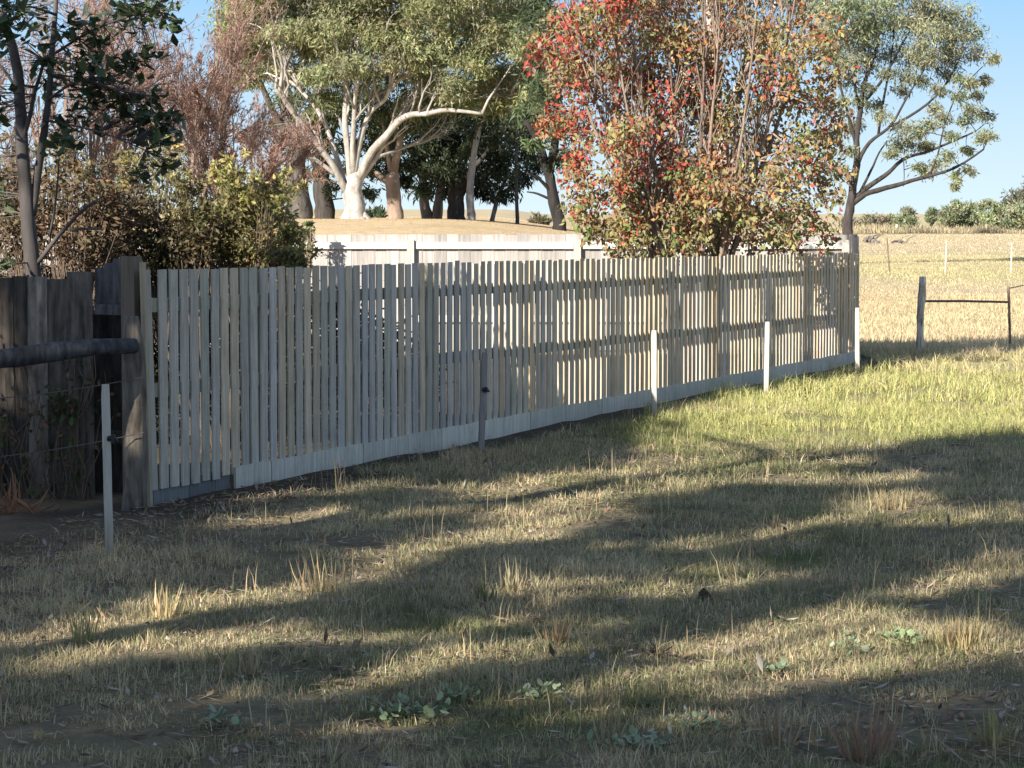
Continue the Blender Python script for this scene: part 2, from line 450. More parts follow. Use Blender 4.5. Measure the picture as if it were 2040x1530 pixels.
# ------------------------------------------------------------------ old dark fence on the left
of = thing("old_fence", "dark weathered old board fence with a broken stepped end at the left", "fence", (*at(90, 900, YO)[:2], 0))
r = Geo(); x = at(-420, 700, YO)[0]; xe = at(188, 700, YO)[0]
while x < xe - .03:
    w = min(.10 + .07 * rng.random(), xe - x)
    zt = at(0, 548, YO)[2] + rng.normal(0, .022) - (.06 if rng.random() < .15 else 0)
    r.box((x + w / 2, YO + .012 * (len(r.v) % 2) + rng.normal(0, .002), -.05), (w + .012, .02, zt + .05), np.array([.14, .118, .10]) * (.45 + 1.1 * rng.random()), lean=(rng.normal(0, .006), 0))
    x += w
r.build("board_panel", M_OLDWOOD, of)
r = Geo()
for (xa, xb, ya, yb) in ((190, 207, 533, 628), (208, 226, 524, 628), (227, 246, 515, 612)):
    A, B = at(xa, yb, YO + .05), at(xb, ya, YO + .05)
    r.box(((A[0] + B[0]) / 2, YO + .05, A[2]), (B[0] - A[0], .02, B[2] - A[2]), np.array([.11, .105, .11]) * (.8 + .4 * rng.random()))
r.build("short_boards", M_OLDWOOD, of)
A, B = at(188, 616, YO), at(250, 618, YO)
r = Geo(); r.beam((A[0], YO + .02, A[2]), (B[0], YO + .02, B[2]), .03, .07, (.12, .11, .115)); r.build("cross_board", M_OLDWOOD, of)
r = Geo()
for q in range(4):
    A = at(180 + 19 * q, 900, YO + .32); r.box((A[0], YO + .32, -.05), (.066, .02, 1.28 + .02 * q), np.array([.05, .042, .036]) * (.7 + .6 * rng.random()))
r.build("shade_backing", M_OLDWOOD, of)  # added dark boards standing in for the shade behind the gap
A = at(264, 515, YO)
r = Geo(); r.box((A[0], YO - .02, -.1), (.125, .07, A[2] + .1), (.16, .125, .10)); pst = r.build("flat_post", M_OLDWOOD, of)
A = at(267, 605, YO - .06); r = Geo(); r.box((A[0], YO - .062, A[2]), (.05, .012, .10), (.38, .17, .08)); r.build("rusty_plate", M_LITTER, pst)
r = Geo(); A = at(150, 640, YO); r.box((A[0] - .75, YO + .02, .35), (2.6, .03, .09), (.07, .06, .05)); r.build("board_rail", M_OLDWOOD, of)

# ------------------------------------------------------------------ round strainer post with log rail and wires
A = gnd(262, 1010)
ff = thing("farm_fence", "thick round strainer post with a dark log rail and two sagging wires", "fence", (A[0], A[1] - .25, 0))
yp = A[1] - .25
T = at(264, 630, yp)
r = Geo()
zz = np.linspace(-.1, T[2], 9)
r.tube(np.stack([T[0] + .012 * np.sin(zz * 3), np.full(9, yp), zz], 1), np.array([.085, .082, .078, .08, .076, .077, .074, .07, .045]), 11, (.15, .125, .10), .2)
r.build("strainer_post", M_OLDWOOD, ff, True)
pA, pB = at(-520, 758, yp - 1.9), at(268, 690, yp - .11)
k = np.linspace(0, 1, 10)[:, None]
pts = pA + (pB - pA) * k; pts[:, 2] += .012 * np.sin(k[:, 0] * 9)
r = Geo(); r.tube(pts, np.linspace(.070, .054, 10) * (1 + .1 * rng.normal(size=10)), 12, (.06, .06, .066), .32); r.build("log_rail", M_OLDWOOD, ff, True)
r = Geo(); r.tube([[pA[0] + .1, pA[1] + .12, -.1], [pA[0] + .1, pA[1] + .13, .6], [pA[0] + .11, pA[1] + .12, pA[2] + .12]], [.085, .08, .07], 10, (.15, .125, .10), .2); r.build("strainer_post", M_OLDWOOD, ff, True)
for (ya, yb, xb) in ((800, 752, 284), (922, 862, 286)):
    a_, b_ = at(-250, ya, yp - .7), at(xb, yb, yp - .09)
    k = np.linspace(0, 1, 14)[:, None]
    pts = a_ + (b_ - a_) * k; pts[:, 2] -= .05 * np.sin(k[:, 0] * math.pi)
    r = Geo(); r.tube(pts, .0035, 5, (.2, .16, .14)); r.build("wire", M_WIRE, ff)

# ------------------------------------------------------------------ pale stakes in front of the fence
def stake_at(src, x, y0, y1, label, lean=0.0, ins=None, top_x=None):
    b = gnd(x, y0); t = at(top_x or x, y1, b[1])
    if src is None:
        th = thing("fence_stake", label, "stake", (b[0], b[1], 0), "pale timber stakes in a row before the paling fence")
        r = Geo()
        w = .047
        n = 14
        rows = []; f = []
        for i in range(n + 1):
            z = -.12 + (1 + .12) * i / n
            jx, jy = .0006 * rng.normal(), .0006 * rng.normal()
            ww = w * (1 if i < n else .85)
            for (a, c) in ((-1, -.8), (-.8, -1), (.8, -1), (1, -.8), (1, .8), (.8, 1), (-.8, 1), (-1, .8)):
                rows.append((b[0] + a * ww / 2 + jx, b[1] + c * ww / 2 + jy, z))
        for i in range(n):
            for j in range(8): f.append((i * 8 + j, i * 8 + (j + 1) % 8, i * 8 + 8 + (j + 1) % 8, i * 8 + 8 + j))
        k = n * 8
        f += [(k, k + 1, k + 2, k + 3), (k, k + 3, k + 4, k + 7), (k + 7, k + 4, k + 5, k + 6)]
        tz = np.clip((np.array(rows)[:, 2] + .02) / .3, 0, 1)[:, None]
        r.add(rows, f, None, np.array([.30, .25, .19]) * (1 - tz) + np.array([.49, .455, .40]) * tz); r.build("stake", M_STAKE, th)
    else:
        th = src.copy(); C.objects.link(th); th.location = (b[0], b[1], 0)
        for ch in src.children:
            if ch.name.startswith("stake"):
                c = ch.copy(); C.objects.link(c); c.parent = th
        th["label"] = label
    for ch in th.children:
        if ch.name.startswith("stake"):
            ch.scale = (1, 1, t[2])
            ch.rotation_euler = (0, math.atan2(t[0] - b[0], t[2]), rng.uniform(-.3, .3))
    return th, b, t
def insulator(th, p):
    r = Geo()
    r.tube([p + [-.012, -.02, 0], p + [.03, -.024, 0]], .016, 8, (.02, .02, .02))
    r.tube([p + [.018, -.03, -.02], p + [.02, -.03, .022]], .013, 8, (.02, .02, .02))
    r.tube([p + [.03, -.024, .0], p + [.045, -.024, -.018]], [.01, .006], 6, (.02, .02, .02))
    r.build("insulator", M_PLASTIC, th)
stk, b, t = stake_at(None, 218, 1108, 766, "pale timber stake with black insulator nearest the old dark fence", top_x=210)
insulator(stk, at(220, 873, b[1]))
s2, b, t = stake_at(stk, 958, 905, 702, "timber stake with black insulator, tinted darker for the shade before the fence", top_x=966)
insulator(s2, at(964, 776, b[1]))
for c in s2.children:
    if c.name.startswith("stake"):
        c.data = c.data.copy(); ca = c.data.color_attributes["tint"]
        ca.data.foreach_set("color", np.tile([.27, .235, .22, 1.0], len(c.data.vertices)).astype(np.float32))  # same stake mesh in a darker tint, shade put into its colour
stake_at(stk, 1303, 836, 658, "bright sunlit bare stake, third along the paling fence from the left")
stake_at(stk, 1526, 793, 641, "bright sunlit bare stake before the fence, slightly tilted, next nearest its far end", top_x=1529)
stake_at(stk, 1708, 748, 613, "slender bright stake at the far right corner of the paling fence")

# ------------------------------------------------------------------ post and rail assembly in the paddock
A = gnd(1831, 706); B = gnd(2013, 693)
pr = thing("post_and_rail", "rough grey timber strainer post braced by a horizontal rail to a thin rusty post", "fence", (A[0], A[1], 0))
T = at(1838, 551, A[1])
k = np.linspace(0, 1, 9)
r = Geo(); r.tube(np.stack([A[0] + (T[0] - A[0]) * k + .006 * np.sin(k * 9), np.full(9, A[1]), -.05 + (T[2] + .05) * k], 1), np.array([.062, .055, .05, .05, .053, .05, .056, .05, .048]), 9, (.50, .45, .39), .2)
r.build("strainer_post", M_OLDWOOD, pr, True)
T2 = at(2009, 571, B[1])
r = Geo(); r.tube(np.stack([B[0] + (T2[0] - B[0]) * k, np.full(9, B[1]), -.05 + (T2[2] + .05) * k], 1), .020, 7, (.19, .13, .1), .15); r.build("thin_post", M_OLDWOOD, pr)
r = Geo(); r.tube([at(1842, 600, A[1]), at(1920, 600, (A[1] + B[1]) / 2), at(2010, 602, B[1])], .017, 7, (.13, .10, .085), .1); r.build("rail", M_OLDWOOD, pr)
r = Geo(); r.tube([at(2012, 574, B[1]), at(2045, 567, B[1] + .6), at(2120, 560, B[1] + 2)], .008, 5, (.3, .15, .09)); r.build("wire", M_WIRE, pr)

# field posts
def fpost(src, x, y0, y1, lean, col, label, rad=.022):
    b = gnd(x + lean, y0); t = at(x, y1, b[1])
    if src is None:
        th = thing("field_post", label, "post", (b[0], b[1], 0), "thin fence posts standing out in the dry paddock")
        r = Geo(); r.tube(np.stack([np.full(6, b[0]), np.full(6, b[1]), np.linspace(-.05, 1, 6)], 1), rad, 7, col, .2)
        r.build("post_shaft", M_STAKE, th)
    else:
        th = src.copy(); C.objects.link(th); th.location = (b[0], b[1], 0); th["label"] = label
        for ch in src.children:
            c = ch.copy(); C.objects.link(c); c.parent = th
    for c in th.children:
        c.scale = (1, 1, t[2]); c.rotation_euler = (0, math.atan2(t[0] - b[0], t[2]), 0)
    return th
fpost(None, 1767, 545, 474, 5, (.14, .105, .075), "thin dark leaning post in the dry paddock, nearest the fence corner")
fl = fpost(None, 1886, 543, 480, -3, (.62, .55, .42), "thin pale post leaning right above the horizontal brace rail")
fpost(fl, 2016, 544, 483, -2, None, "thin pale post standing upright at the right edge of the paddock")
for (x, y0, y1, lb) in ((1786, 463, 447, "short pale far post before the brown scrub at the paddock edge"), (1964, 464, 448, "short pale far post before the green shrub row")):
    d = 285.; bt = at(x, y0, d); tp = at(x, y1, d)
    r = Geo(); r.tube([[bt[0], d, hgt(bt[0], d) - .1], [tp[0] + .05, d, tp[2]]], [.16, .13], 7, (.62, .57, .47), .15)
    o = r.build("far_post", M_STAKE); tag(o, lb, "post", "pale far posts before the shrubs")

# ------------------------------------------------------------------ foliage tools
def clump(geo, c, R, n, size, asp, col, hang=.8, tufts=14, spread=.34, up=.25, amt=.3, hue=.1):
    """an uneven clump of leaf tufts; c centre, R radii"""
    c = np.asarray(c, float); R = np.asarray(R, float) * np.ones(3)
    d = rdir(tufts, (0, 0, up)); rr = rng.random((tufts, 1)) ** .45
    T = c + d * rr * R
    idx = rng.integers(0, tufts, n)
    P = T[idx] + rng.normal(size=(n, 3)) * R * spread * (.6 + .8 * rng.random((tufts, 1)))[idx]
    D = rdir(n, (0, 0, -hang))
    base = vary(vary(col, 1, .26, .05)[0], tufts, .24, .06)[idx]
    L = size * (.6 + .8 * rng.random(n))
    geo.leaves(P, D, perp(D), L, L * asp, vary(base, n, amt, hue), .08)
def px_clumps(geo, lst, Y, dz, n, size, asp, col, flat=.75, **kw):
    cs = []
    for (x, y, rp) in lst:
        d = Y + rng.uniform(-dz, dz)
        c = at(x, y, d); R = rp / F * d
        clump(geo, c, (R, R, R * flat), int(n * min(2.2, max(.4, (rp / 36) ** 1.5))), size, asp, col, **kw); cs.append((c, R))
    return cs
def limb(geo, pl, Y, r0, r1, tint, dz=0.0, sides=7, rough=.12):
    """pixel polyline -> smooth tapering limb that also swings in depth"""
    pl = np.asarray(pl, float); m = len(pl)
    t = np.linspace(0, m - 1, m * 3 - 2)
    out = np.stack([np.interp(t, np.arange(m), pl[:, 0]), np.interp(t, np.arange(m), pl[:, 1])], 1)
    if m > 2:
        for _ in range(2): out[1:-1] = .25 * out[:-2] + .5 * out[1:-1] + .25 * out[2:]
    kk = np.linspace(0, 1, len(out))
    wob = rng.normal(0, 1, (len(out), 2)) * np.minimum(3.0, (r0 + (r1 - r0) * kk) * .3)[:, None]; wob[:3] *= .15; wob[1:-1] = .25 * wob[:-2] + .5 * wob[1:-1] + .25 * wob[2:]; out = out + wob
    pts = np.array([at(x, y, Y + dz * q) for (x, y), q in zip(out, kk)])
    geo.tube(pts, (r0 + (r1 - r0) * kk) / F * Y, sides, tint, rough)
    return pts
def twigs(geo, limbs, clumps, r, tint, nsub=3):
    P = np.concatenate(limbs)
    for c, R in clumps:
        i = np.argmin(((P - c) ** 2 * np.array([1, 1, 1.3])).sum(1)); a = P[i]
        mid = (a + c) / 2 + rng.normal(size=3) * R * .2
        geo.tube([a, mid, c], [r, r * .7, r * .3], 5, tint)
        B = c + rdir(nsub, (0, 0, .5)) * R * .85
        geo.sticks(np.repeat((mid * .4 + c * .6)[None], nsub, 0), B, r * .4, r * .12, np.asarray(tint))

# ------------------------------------------------------------------ white gum
WHITE = (.36, .335, .305)
Yg = 110.; base = at(706, 440, Yg)
gum = thing("white_gum_tree", "large white trunked gum with pale limbs fanning out from a thick base", "tree", (base[0], base[1], hgt(base[0], base[1])))
G = Geo(); LB = []
zb = hgt(base[0], base[1])
r = limb(G, [(712, 447), (706, 432), (703, 400), (704, 365), (705, 345)], Yg, 25, 15, WHITE, 0, 12, .1); LB.append(r)
limb(G, [(736, 443), (720, 425), (712, 395)], Yg - .1, 9, 7, WHITE, 0); limb(G, [(684, 441), (694, 420), (699, 395)], Yg - .1, 8, 6, WHITE, 0)
for pl, r0, r1, dz in (
    ([(696, 392), (672, 345), (640, 300), (603, 245), (570, 205), (548, 178)], 11, 5, -1.5),
    ([(672, 350), (640, 325), (605, 305), (592, 302)], 7, 4, -.8),
    ([(690, 380), (672, 315), (655, 262), (632, 215), (592, 172)], 9, 4.5, 1.5),
    ([(699, 360), (692, 290), (690, 215), (689, 155), (675, 122)], 11, 5, -1),
    ([(704, 350), (701, 270), (707, 190), (713, 172)], 9, 4, -2),
    ([(706, 350), (716, 275), (735, 222), (770, 198), (778, 172)], 9, 5, -1.5),
    ([(710, 365), (742, 298), (778, 255), (812, 228), (850, 226), (890, 217), (960, 228)], 13, 4.5, -2.5),
    ([(716, 360), (748, 318), (772, 268), (800, 240)], 9, 5, -.5),
    ([(735, 320), (790, 298), (850, 280)], 6, 3, 2),
    ([(556, 190), (566, 130), (545, 75)], 6, 3, -1), ([(560, 180), (575, 120), (580, 100)], 5, 3, 0),
    ([(632, 215), (650, 100), (648, 50), (665, 28)], 5, 3, 0), ([(592, 172), (610, 80), (602, 25)], 5, 3, 0),
    ([(778, 180), (805, 145), (880, 134), (960, 112)], 6, 3, -2), ([(850, 226), (900, 200), (1000, 190), (1060, 185)], 5, 2.5, -1),
    ([(689, 155), (720, 60), (760, 0), (800, -60)], 7, 4, 1), ([(675, 122), (690, 40), (660, -60)], 6, 3, 0), ([(960, 112), (1010, 60), (1040, 10)], 4, 2, 0)):
    LB.append(limb(G, pl, Yg, r0 * .72, r1 * .7, np.array(WHITE) * (.72 + .3 * rng.random()), dz))
    q_ = LB[-1]
    for _ in range(6):                                   # side branches that fork into fine twigs
        i_ = rng.integers(len(q_) // 3, len(q_)); d_ = unit(rdir(1, (0, 0, .7))[0] * .75 + unit(q_[-1] - q_[0]) + [0, 0, .35]); ln_ = rng.uniform(1.3, 3.0)
        k_ = np.linspace(0, 1, 6)[:, None]; b_ = q_[i_] + d_ * ln_ * k_ + np.cumsum(rng.normal(0, .07, (6, 3)), 0) * (k_ > 0)
        rr_ = max(r1 / F * Yg * .62, .035)
        G.tube(b_, rr_ * np.linspace(1, .22, 6), 6, np.array(WHITE) * (.7 + .3 * rng.random()))
        a_ = b_[rng.integers(2, 6, 7)]; G.sticks(a_, a_ + unit(rng.normal(size=(7, 3)) * .6 + d_ + [0, 0, .3]) * rng.uniform(.4, 1.1, (7, 1)), rr_ * .3, .008, np.array(WHITE) * .75)
CG = Geo()
cl = px_clumps(CG, [(480, 40, 55), (540, 20, 55), (620, 20, 60), (600, 95, 48), (690, 30, 58), (665, 95, 48), (740, 10, 60), (755, 80, 46), (640, 150, 38),
    (780, 120, 42), (830, 100, 48), (860, 25, 58), (905, 75, 58), (960, 50, 58), (1005, 85, 58), (940, 125, 46), (850, 158, 44), (1030, 25, 58), (900, 172, 42),
    (985, 160, 46), (1040, 140, 46), (1065, 90, 46), (1065, 195, 36), (820, 45, 50), (555, 150, 32), (520, 90, 45), (700, -50, 80), (820, -50, 80), (940, -40, 80), (580, -50, 80), (1050, -50, 70), (475, 110, 36), (730, 150, 34), (560, 60, 40), (500, 150, 34), (720, 60, 55), (780, 60, 50), (870, 110, 50), (640, 70, 50), (1000, 40, 60), (800, -10, 60), (930, 20, 60), (580, 30, 50), (500, -20, 60), (700, 130, 40), (1080, 140, 44), (1020, 180, 44)],
    Yg, 3.2, 1500, .215, .27, (.255, .265, .135), .7, tufts=24, spread=.24)
twigs(G, LB, cl, .05, (.5, .45, .4))
px_clumps(CG, [(820, 215, 34), (870, 205, 34), (650, 200, 26), (620, 230, 24), (940, 205, 36), (1000, 215, 36)], Yg + 1, 2, 420, .3, .24, (.16, .18, .075), .6, tufts=16)
G.build("trunk", M_GUM, gum, True); CG.build("crown", M_LEAF, gum)

# ------------------------------------------------------------------ other background trees
def tree(name, label, Y, limbs, clumps, tint, leaf, n, size, dz=2.0, asp=.24, mat=None, flat=.65, cat="tree", group="trees on the rise behind the back fence", tw=.045, lm=None, **kw):
    x0, y0 = limbs[0][0][0]
    b = at(x0, y0, Y)
    th = thing(name, label, cat, (b[0], Y, hgt(b[0], Y)), group)
    G = Geo(); LB = []
    for i, (pl, r0, r1) in enumerate(limbs):
        if i == 0:   # root flare carried into the ground
            zpx = HOR - (hgt(b[0], Y) - .25 - H) / Y * F
            pl = [(pl[0][0], zpx)] + list(pl)
        LB.append(limb(G, pl, Y, r0, r1, np.array(tint) * (.85 + .3 * rng.random()), rng.uniform(-dz, dz) * (.0 if i == 0 else .7), 9 if i == 0 else 6, .2))
    CG = Geo()
    cl = px_clumps(CG, clumps, Y, dz, n, size, asp, leaf, flat, **kw)
    twigs(G, LB, cl, tw, tint)
    G.build("trunk", mat or M_BARK, th, True); CG.build("crown", lm or M_LEAF, th)
    return th
GR = (.09, .08, .072); DK = (.055, .048, .043)
tree("gum_tree", "thick dark grey trunk at the left of the rise, behind the yellowish bush", 120., [
    ([(596, 432), (592, 380), (590, 330), (585, 260), (560, 150), (520, 60)], 30, 10), ([(590, 330), (620, 240), (640, 140), (650, 40)], 12, 5), ([(588, 300), (540, 220), (500, 120)], 10, 4)],
    [(500, 10, 60), (560, -20, 60), (640, -10, 60), (520, 70, 40), (470, 70, 45), (620, 60, 40), (545, 130, 36), (600, 150, 36), (575, 200, 34), (640, 200, 36), (480, 160, 30), (560, 250, 24), (690, 220, 34), (740, 190, 34), (650, 280, 28)], GR, (.10, .125, .055), 480, .34, 2.5)
tree("gum_tree", "second thick trunk of the rise with a black forked limb before it", 124., [
    ([(648, 436), (642, 390), (640, 340), (630, 250), (640, 120)], 24, 9), ([(640, 350), (660, 260), (700, 160)], 9, 4), ([(655, 436), (646, 380), (632, 345), (616, 300)], 6, 4)],
    [(640, 60, 60), (700, 20, 60), (720, 110, 50), (660, 160, 40), (760, 60, 50), (720, 200, 40), (770, 160, 40), (640, 250, 34), (745, 250, 36), (760, 300, 30), (700, 290, 28), (668, 330, 24), (664, 372, 18), (612, 345, 18), (745, 345, 24), (735, 385, 16)], DK, (.085, .11, .05), 480, .34, 2.5)
tree("gum_tree", "broken limbed brownish trunk just right of the white gum", 118., [
    ([(787, 436), (786, 400), (784, 365), (780, 340)], 17, 13), ([(784, 372), (765, 355), (748, 340)], 8, 5), ([(783, 350), (790, 310), (800, 260), (820, 200)], 9, 4), ([(780, 345), (770, 290), (760, 230)], 6, 3)],
    [(800, 250, 40), (770, 220, 36), (830, 210, 42), (780, 290, 26), (850, 250, 36)], (.25, .185, .145), (.07, .09, .04), 420, .34, 1.6, mat=M_GUM)
tree("dark_tree", "dense dark evergreen with drooping crown and stout black trunk between the gums", 125., [  # dark green leaves, deepened further as shade under the gum canopy
    ([(912, 446), (910, 410), (908, 380), (905, 330), (900, 250)], 21, 12), ([(908, 390), (940, 340), (980, 290)], 8, 4), ([(906, 380), (870, 330), (840, 270)], 9, 4)],
    [(830, 240, 44), (880, 240, 46), (940, 230, 46), (1000, 240, 44), (860, 300, 44), (915, 300, 46), (970, 295, 44), (1025, 265, 38), (880, 345, 38), (935, 352, 36), (985, 345, 32), (830, 310, 36), (1005, 380, 26), (960, 385, 24), (1040, 200, 40), (950, 180, 50), (870, 190, 50), (1060, 260, 36), (1000, 320, 36), (1050, 310, 30), (1065, 170, 36), (780, 330, 30), (800, 360, 26), (850, 375, 26), (760, 280, 34), (900, 385, 24), (770, 240, 36), (1045, 350, 24), (1070, 330, 24), (1060, 220, 40), (900, 270, 44), (960, 270, 44), (840, 200, 40)], DK, (.045, .06, .03), 620, .34, 2.5, hang=1.2)
tree("gum_tree", "pair of rough brown stems with a pale broken branch left of the dark evergreen", 130., [
    ([(850, 440), (846, 400), (842, 350), (850, 280)], 14, 6), ([(870, 440), (874, 400), (880, 340), (900, 270)], 11, 5), ([(838, 380), (820, 372), (802, 374)], 5, 3)],
    [(850, 280, 36), (880, 300, 34), (830, 330, 28), (900, 330, 28), (860, 340, 26)], (.2, .15, .12), (.055, .07, .035), 380, .34, 2)
tree("young_gum_tree", "slim pale grey trunk close against the dark evergreen's right side", 121., [
    ([(938, 448), (938, 415), (936, 380), (945, 300), (960, 220)], 11, 5)],
    [(950, 250, 34), (980, 215, 34), (940, 300, 26), (985, 275, 30)], (.30, .27, .255), (.06, .08, .035), 380, .34, 1.5, mat=M_GUM)
tree("young_gum_tree", "thin leaning grey tree with a small flat dark crown against bright sky", 128., [
    ([(980, 447), (984, 415), (994, 385), (1010, 350)], 6, 3), ([(984, 400), (970, 380), (950, 372)], 2.5, 1.5), ([(992, 388), (1020, 375)], 2.5, 1.5)],
    [(985, 368, 24), (1010, 355, 24), (950, 368, 20), (1025, 372, 18)], (.2, .18, .18), (.05, .065, .035), 260, .3, 1.2)
tree("young_gum_tree", "straight pole thin black tree standing alone before the bright sky gap", 122., [
    ([(1031, 450), (1029, 400), (1028, 340), (1030, 250), (1028, 180)], 4.5, 2.5), ([(1029, 385), (1015, 370), (1000, 365)], 2, 1), ([(1029, 375), (1045, 360)], 2, 1)],
    [(1022, 350, 14), (1038, 330, 16), (1025, 290, 22), (1030, 235, 26), (1020, 200, 26)], (.07, .065, .06), (.06, .08, .04), 160, .28, 1.0)
tree("gum_tree", "black leaning trunk with ragged forked limbs at the left of the red tree", 104., [
    ([(1116, 458), (1106, 420), (1098, 370), (1090, 320), (1062, 262), (1044, 240)], 15, 6), ([(1094, 345), (1108, 280), (1112, 200), (1090, 100)], 10, 4), ([(1100, 385), (1075, 355), (1050, 345)], 4, 2), ([(1103, 400), (1070, 385), (1050, 382)], 3, 1.2)],
    [(1050, 228, 34), (1085, 190, 46), (1090, 110, 50), (1120, 60, 60), (1080, 30, 50), (1110, 150, 50), (1065, 285, 20), (1120, 250, 40), (1130, 320, 36)], (.025, .022, .021), (.075, .10, .05), 480, .32, 2)
tree("tall_gum_tree", "tall grey green gum whose loose crown shows above the red tree", 235., [
    ([(1440, 470), (1440, 300), (1430, 150), (1410, 0)], 15, 8), ([(1438, 250), (1500, 100), (1560, -20)], 9, 4), ([(1436, 260), (1340, 120), (1300, 0)], 9, 4), ([(1500, 100), (1600, 40), (1660, 10)], 5, 2)],
    [(1240, 10, 55), (1310, 10, 55), (1360, -40, 60), (1430, -20, 60), (1290, -60, 60), (1500, -40, 55), (1555, 0, 40), (1600, 20, 34), (1640, -10, 40), (1200, -40, 60), (1420, 60, 45), (1330, 80, 45), (1600, 80, 22), (1480, 40, 34), (1670, 20, 28)], (.33, .29, .26), (.13, .145, .085), 420, .55, 6, tw=.1)
# right gum
tree("gum_tree", "spreading gum with dark forked trunk standing alone at the paddock's edge", 100., [
    ([(1690, 520), (1690, 470), (1688, 430), (1696, 395), (1700, 370), (1708, 330), (1706, 280), (1712, 220), (1724, 160), (1750, 80)], 12.58, 3.20),
    ([(1696, 408), (1714, 390), (1745, 380), (1800, 366), (1850, 352), (1900, 338), (1960, 298)], 6.66, 1.76),
    ([(1706, 392), (1740, 362), (1772, 345), (1795, 316), (1840, 306), (1890, 285), (1945, 262)], 5.55, 1.60),
    ([(1702, 345), (1722, 290), (1752, 268), (1776, 252), (1800, 205), (1840, 140)], 4.44, 1.60),
    ([(1712, 386), (1735, 340), (1750, 305), (1768, 280)], 2.96, 1.20), ([(1776, 252), (1830, 222), (1880, 180), (1910, 120)], 2.96, 1.44), ([(1724, 200), (1760, 160), (1800, 80), (1830, 40)], 3.33, 1.60),
    ([(1750, 268), (1758, 200), (1775, 130), (1780, 60)], 2.96, 1.28), ([(1850, 352), (1870, 310), (1880, 250), (1905, 190)], 2.22, 1.12),
    ([(1706, 290), (1690, 230), (1672, 170), (1668, 100)], 3.70, 1.60), ([(1900, 195), (1940, 150), (1970, 120)], 1.48, 0.80), ([(1712, 220), (1700, 160), (1710, 90)], 2.96, 1.60), ([(1800, 316), (1802, 350), (1800, 372)], 1.11, 0.56), ([(1880, 346), (1910, 325), (1935, 330)], 1.18, 0.64)],
    [(1660, 60, 40), (1690, 20, 44), (1735, 10, 46), (1775, 30, 46), (1800, -15, 44), (1840, 10, 40), (1870, 40, 40), (1905, 35, 38), (1930, 65, 36), (1945, 105, 26), (1978, 118, 14), (1880, 85, 42), (1850, 65, 40), (1830, 100, 36),
     (1895, 120, 30), (1705, 80, 36), (1745, 70, 36), (1700, 120, 28), (1738, 130, 26), (1670, 120, 34), (1690, 160, 24), (1726, 175, 20), (1810, 155, 26), (1832, 160, 22), (1795, 180, 18), (1872, 180, 20), (1905, 195, 18), (1860, 215, 14), (1935, 220, 22), (1965, 232, 18), (1925, 240, 18),
     (1968, 268, 18), (1955, 275, 14), (1880, 235, 18), (1800, 258, 26), (1828, 262, 24), (1790, 292, 22), (1775, 305, 14), (1850, 290, 16), (1870, 328, 20), (1845, 345, 14), (1905, 352, 12), (1902, 370, 8), (1830, 330, 14), (1715, 205, 20), (1680, 205, 22), (1960, 160, 14), (1935, 165, 14), (1925, 300, 12), (1895, 270, 14), (1650, 20, 40), (1710, 50, 40), (1760, 60, 40), (1800, 50, 42), (1850, 35, 40), (1900, 70, 36), (1860, 120, 30), (1780, 110, 32), (1720, 100, 30), (1660, 90, 36), (1820, 120, 28), (1770, 150, 20), (1850, 250, 18), (1815, 285, 18), (1840, 290, 14), (1890, 310, 16), (1930, 340, 12), (1885, 150, 24), (1915, 160, 20), (1945, 190, 16), (1740, 210, 20), (1705, 250, 18), (1675, 260, 22), (1760, 230, 18), (1690, 300, 18), (1672, 340, 20)],
    (.045, .038, .036), (.235, .245, .145), 640, .19, 1.4, flat=.7, tw=.02, group="large gum trees", tufts=16, spread=.32, hang=.9)

# ------------------------------------------------------------------ pinkish brown twiggy trees behind the bush
def twig_tree(x, ybase, Y, hpx, spread, label, tone, seed_leaf=2600):
    b = at(x, 450, Y); z0 = float(hgt(b[0], Y)); b = np.array([b[0], Y, z0])
    th = thing("twiggy_tree", label, "tree", b, "brown twiggy trees behind the bush at the left")
    G = Geo(); Lf = Geo()
    Ht = hpx / F * Y
    ns = 6
    A = np.repeat(b[None], ns, 0) + rng.normal(size=(ns, 3)) * [.12, .12, 0]
    D = unit(np.stack([rng.normal(0, spread, ns), rng.normal(0, spread, ns), np.ones(ns)], 1))
    Ln = Ht * (.55 + .3 * rng.random(ns)); r = .05 * np.ones(ns) * Ht / 6
    for lev in range(4):
        B = A + D * Ln[:, None]; M = (A + B) / 2 + rng.normal(size=A.shape) * Ln[:, None] * .035
        col = vary(np.array((.26, .185, .15)) * tone * (1 - .05 * lev), len(A), .25, .05)
        G.sticks(A, M, r, r * .75, col); G.sticks(M, B, r * .75, r * .4, col)
        if lev == 3: break
        kids = (6, 8, 6)[lev]
        u = .25 + .75 * rng.random((len(A), kids)); 
        PA = np.where((u < .5)[..., None], A[:, None] + (M - A)[:, None] * (u * 2)[..., None], M[:, None] + (B - M)[:, None] * (u * 2 - 1)[..., None]).reshape(-1, 3)
        ND = unit(np.repeat(D, kids, 0) + rng.normal(size=(len(A) * kids, 3)) * .38 + np.array([0, 0, .12]))
        Ln = np.repeat(Ln, kids) * (.3 + .25 * rng.random(len(A) * kids)); r = np.repeat(r, kids) * (.42 if lev < 1 else .5)
        r = np.maximum(r, .0055)
        A, D = PA, ND
    i = rng.integers(0, len(A), seed_leaf * 4)
    P = A[i] + D[i] * (Ln[i] * rng.random(len(i)))[:, None]
    dd = unit(D[i] + rng.normal(size=D[i].shape) * .5)
    Lf.leaves(P, dd, perp(dd), .09 + .07 * rng.random(len(i)), .022, vary(np.array((.27, .165, .13)) * tone, len(i), .3, .1))
    G.build("trunk", M_LITTER, th); Lf.build("crown", M_DRYLEAF, th)
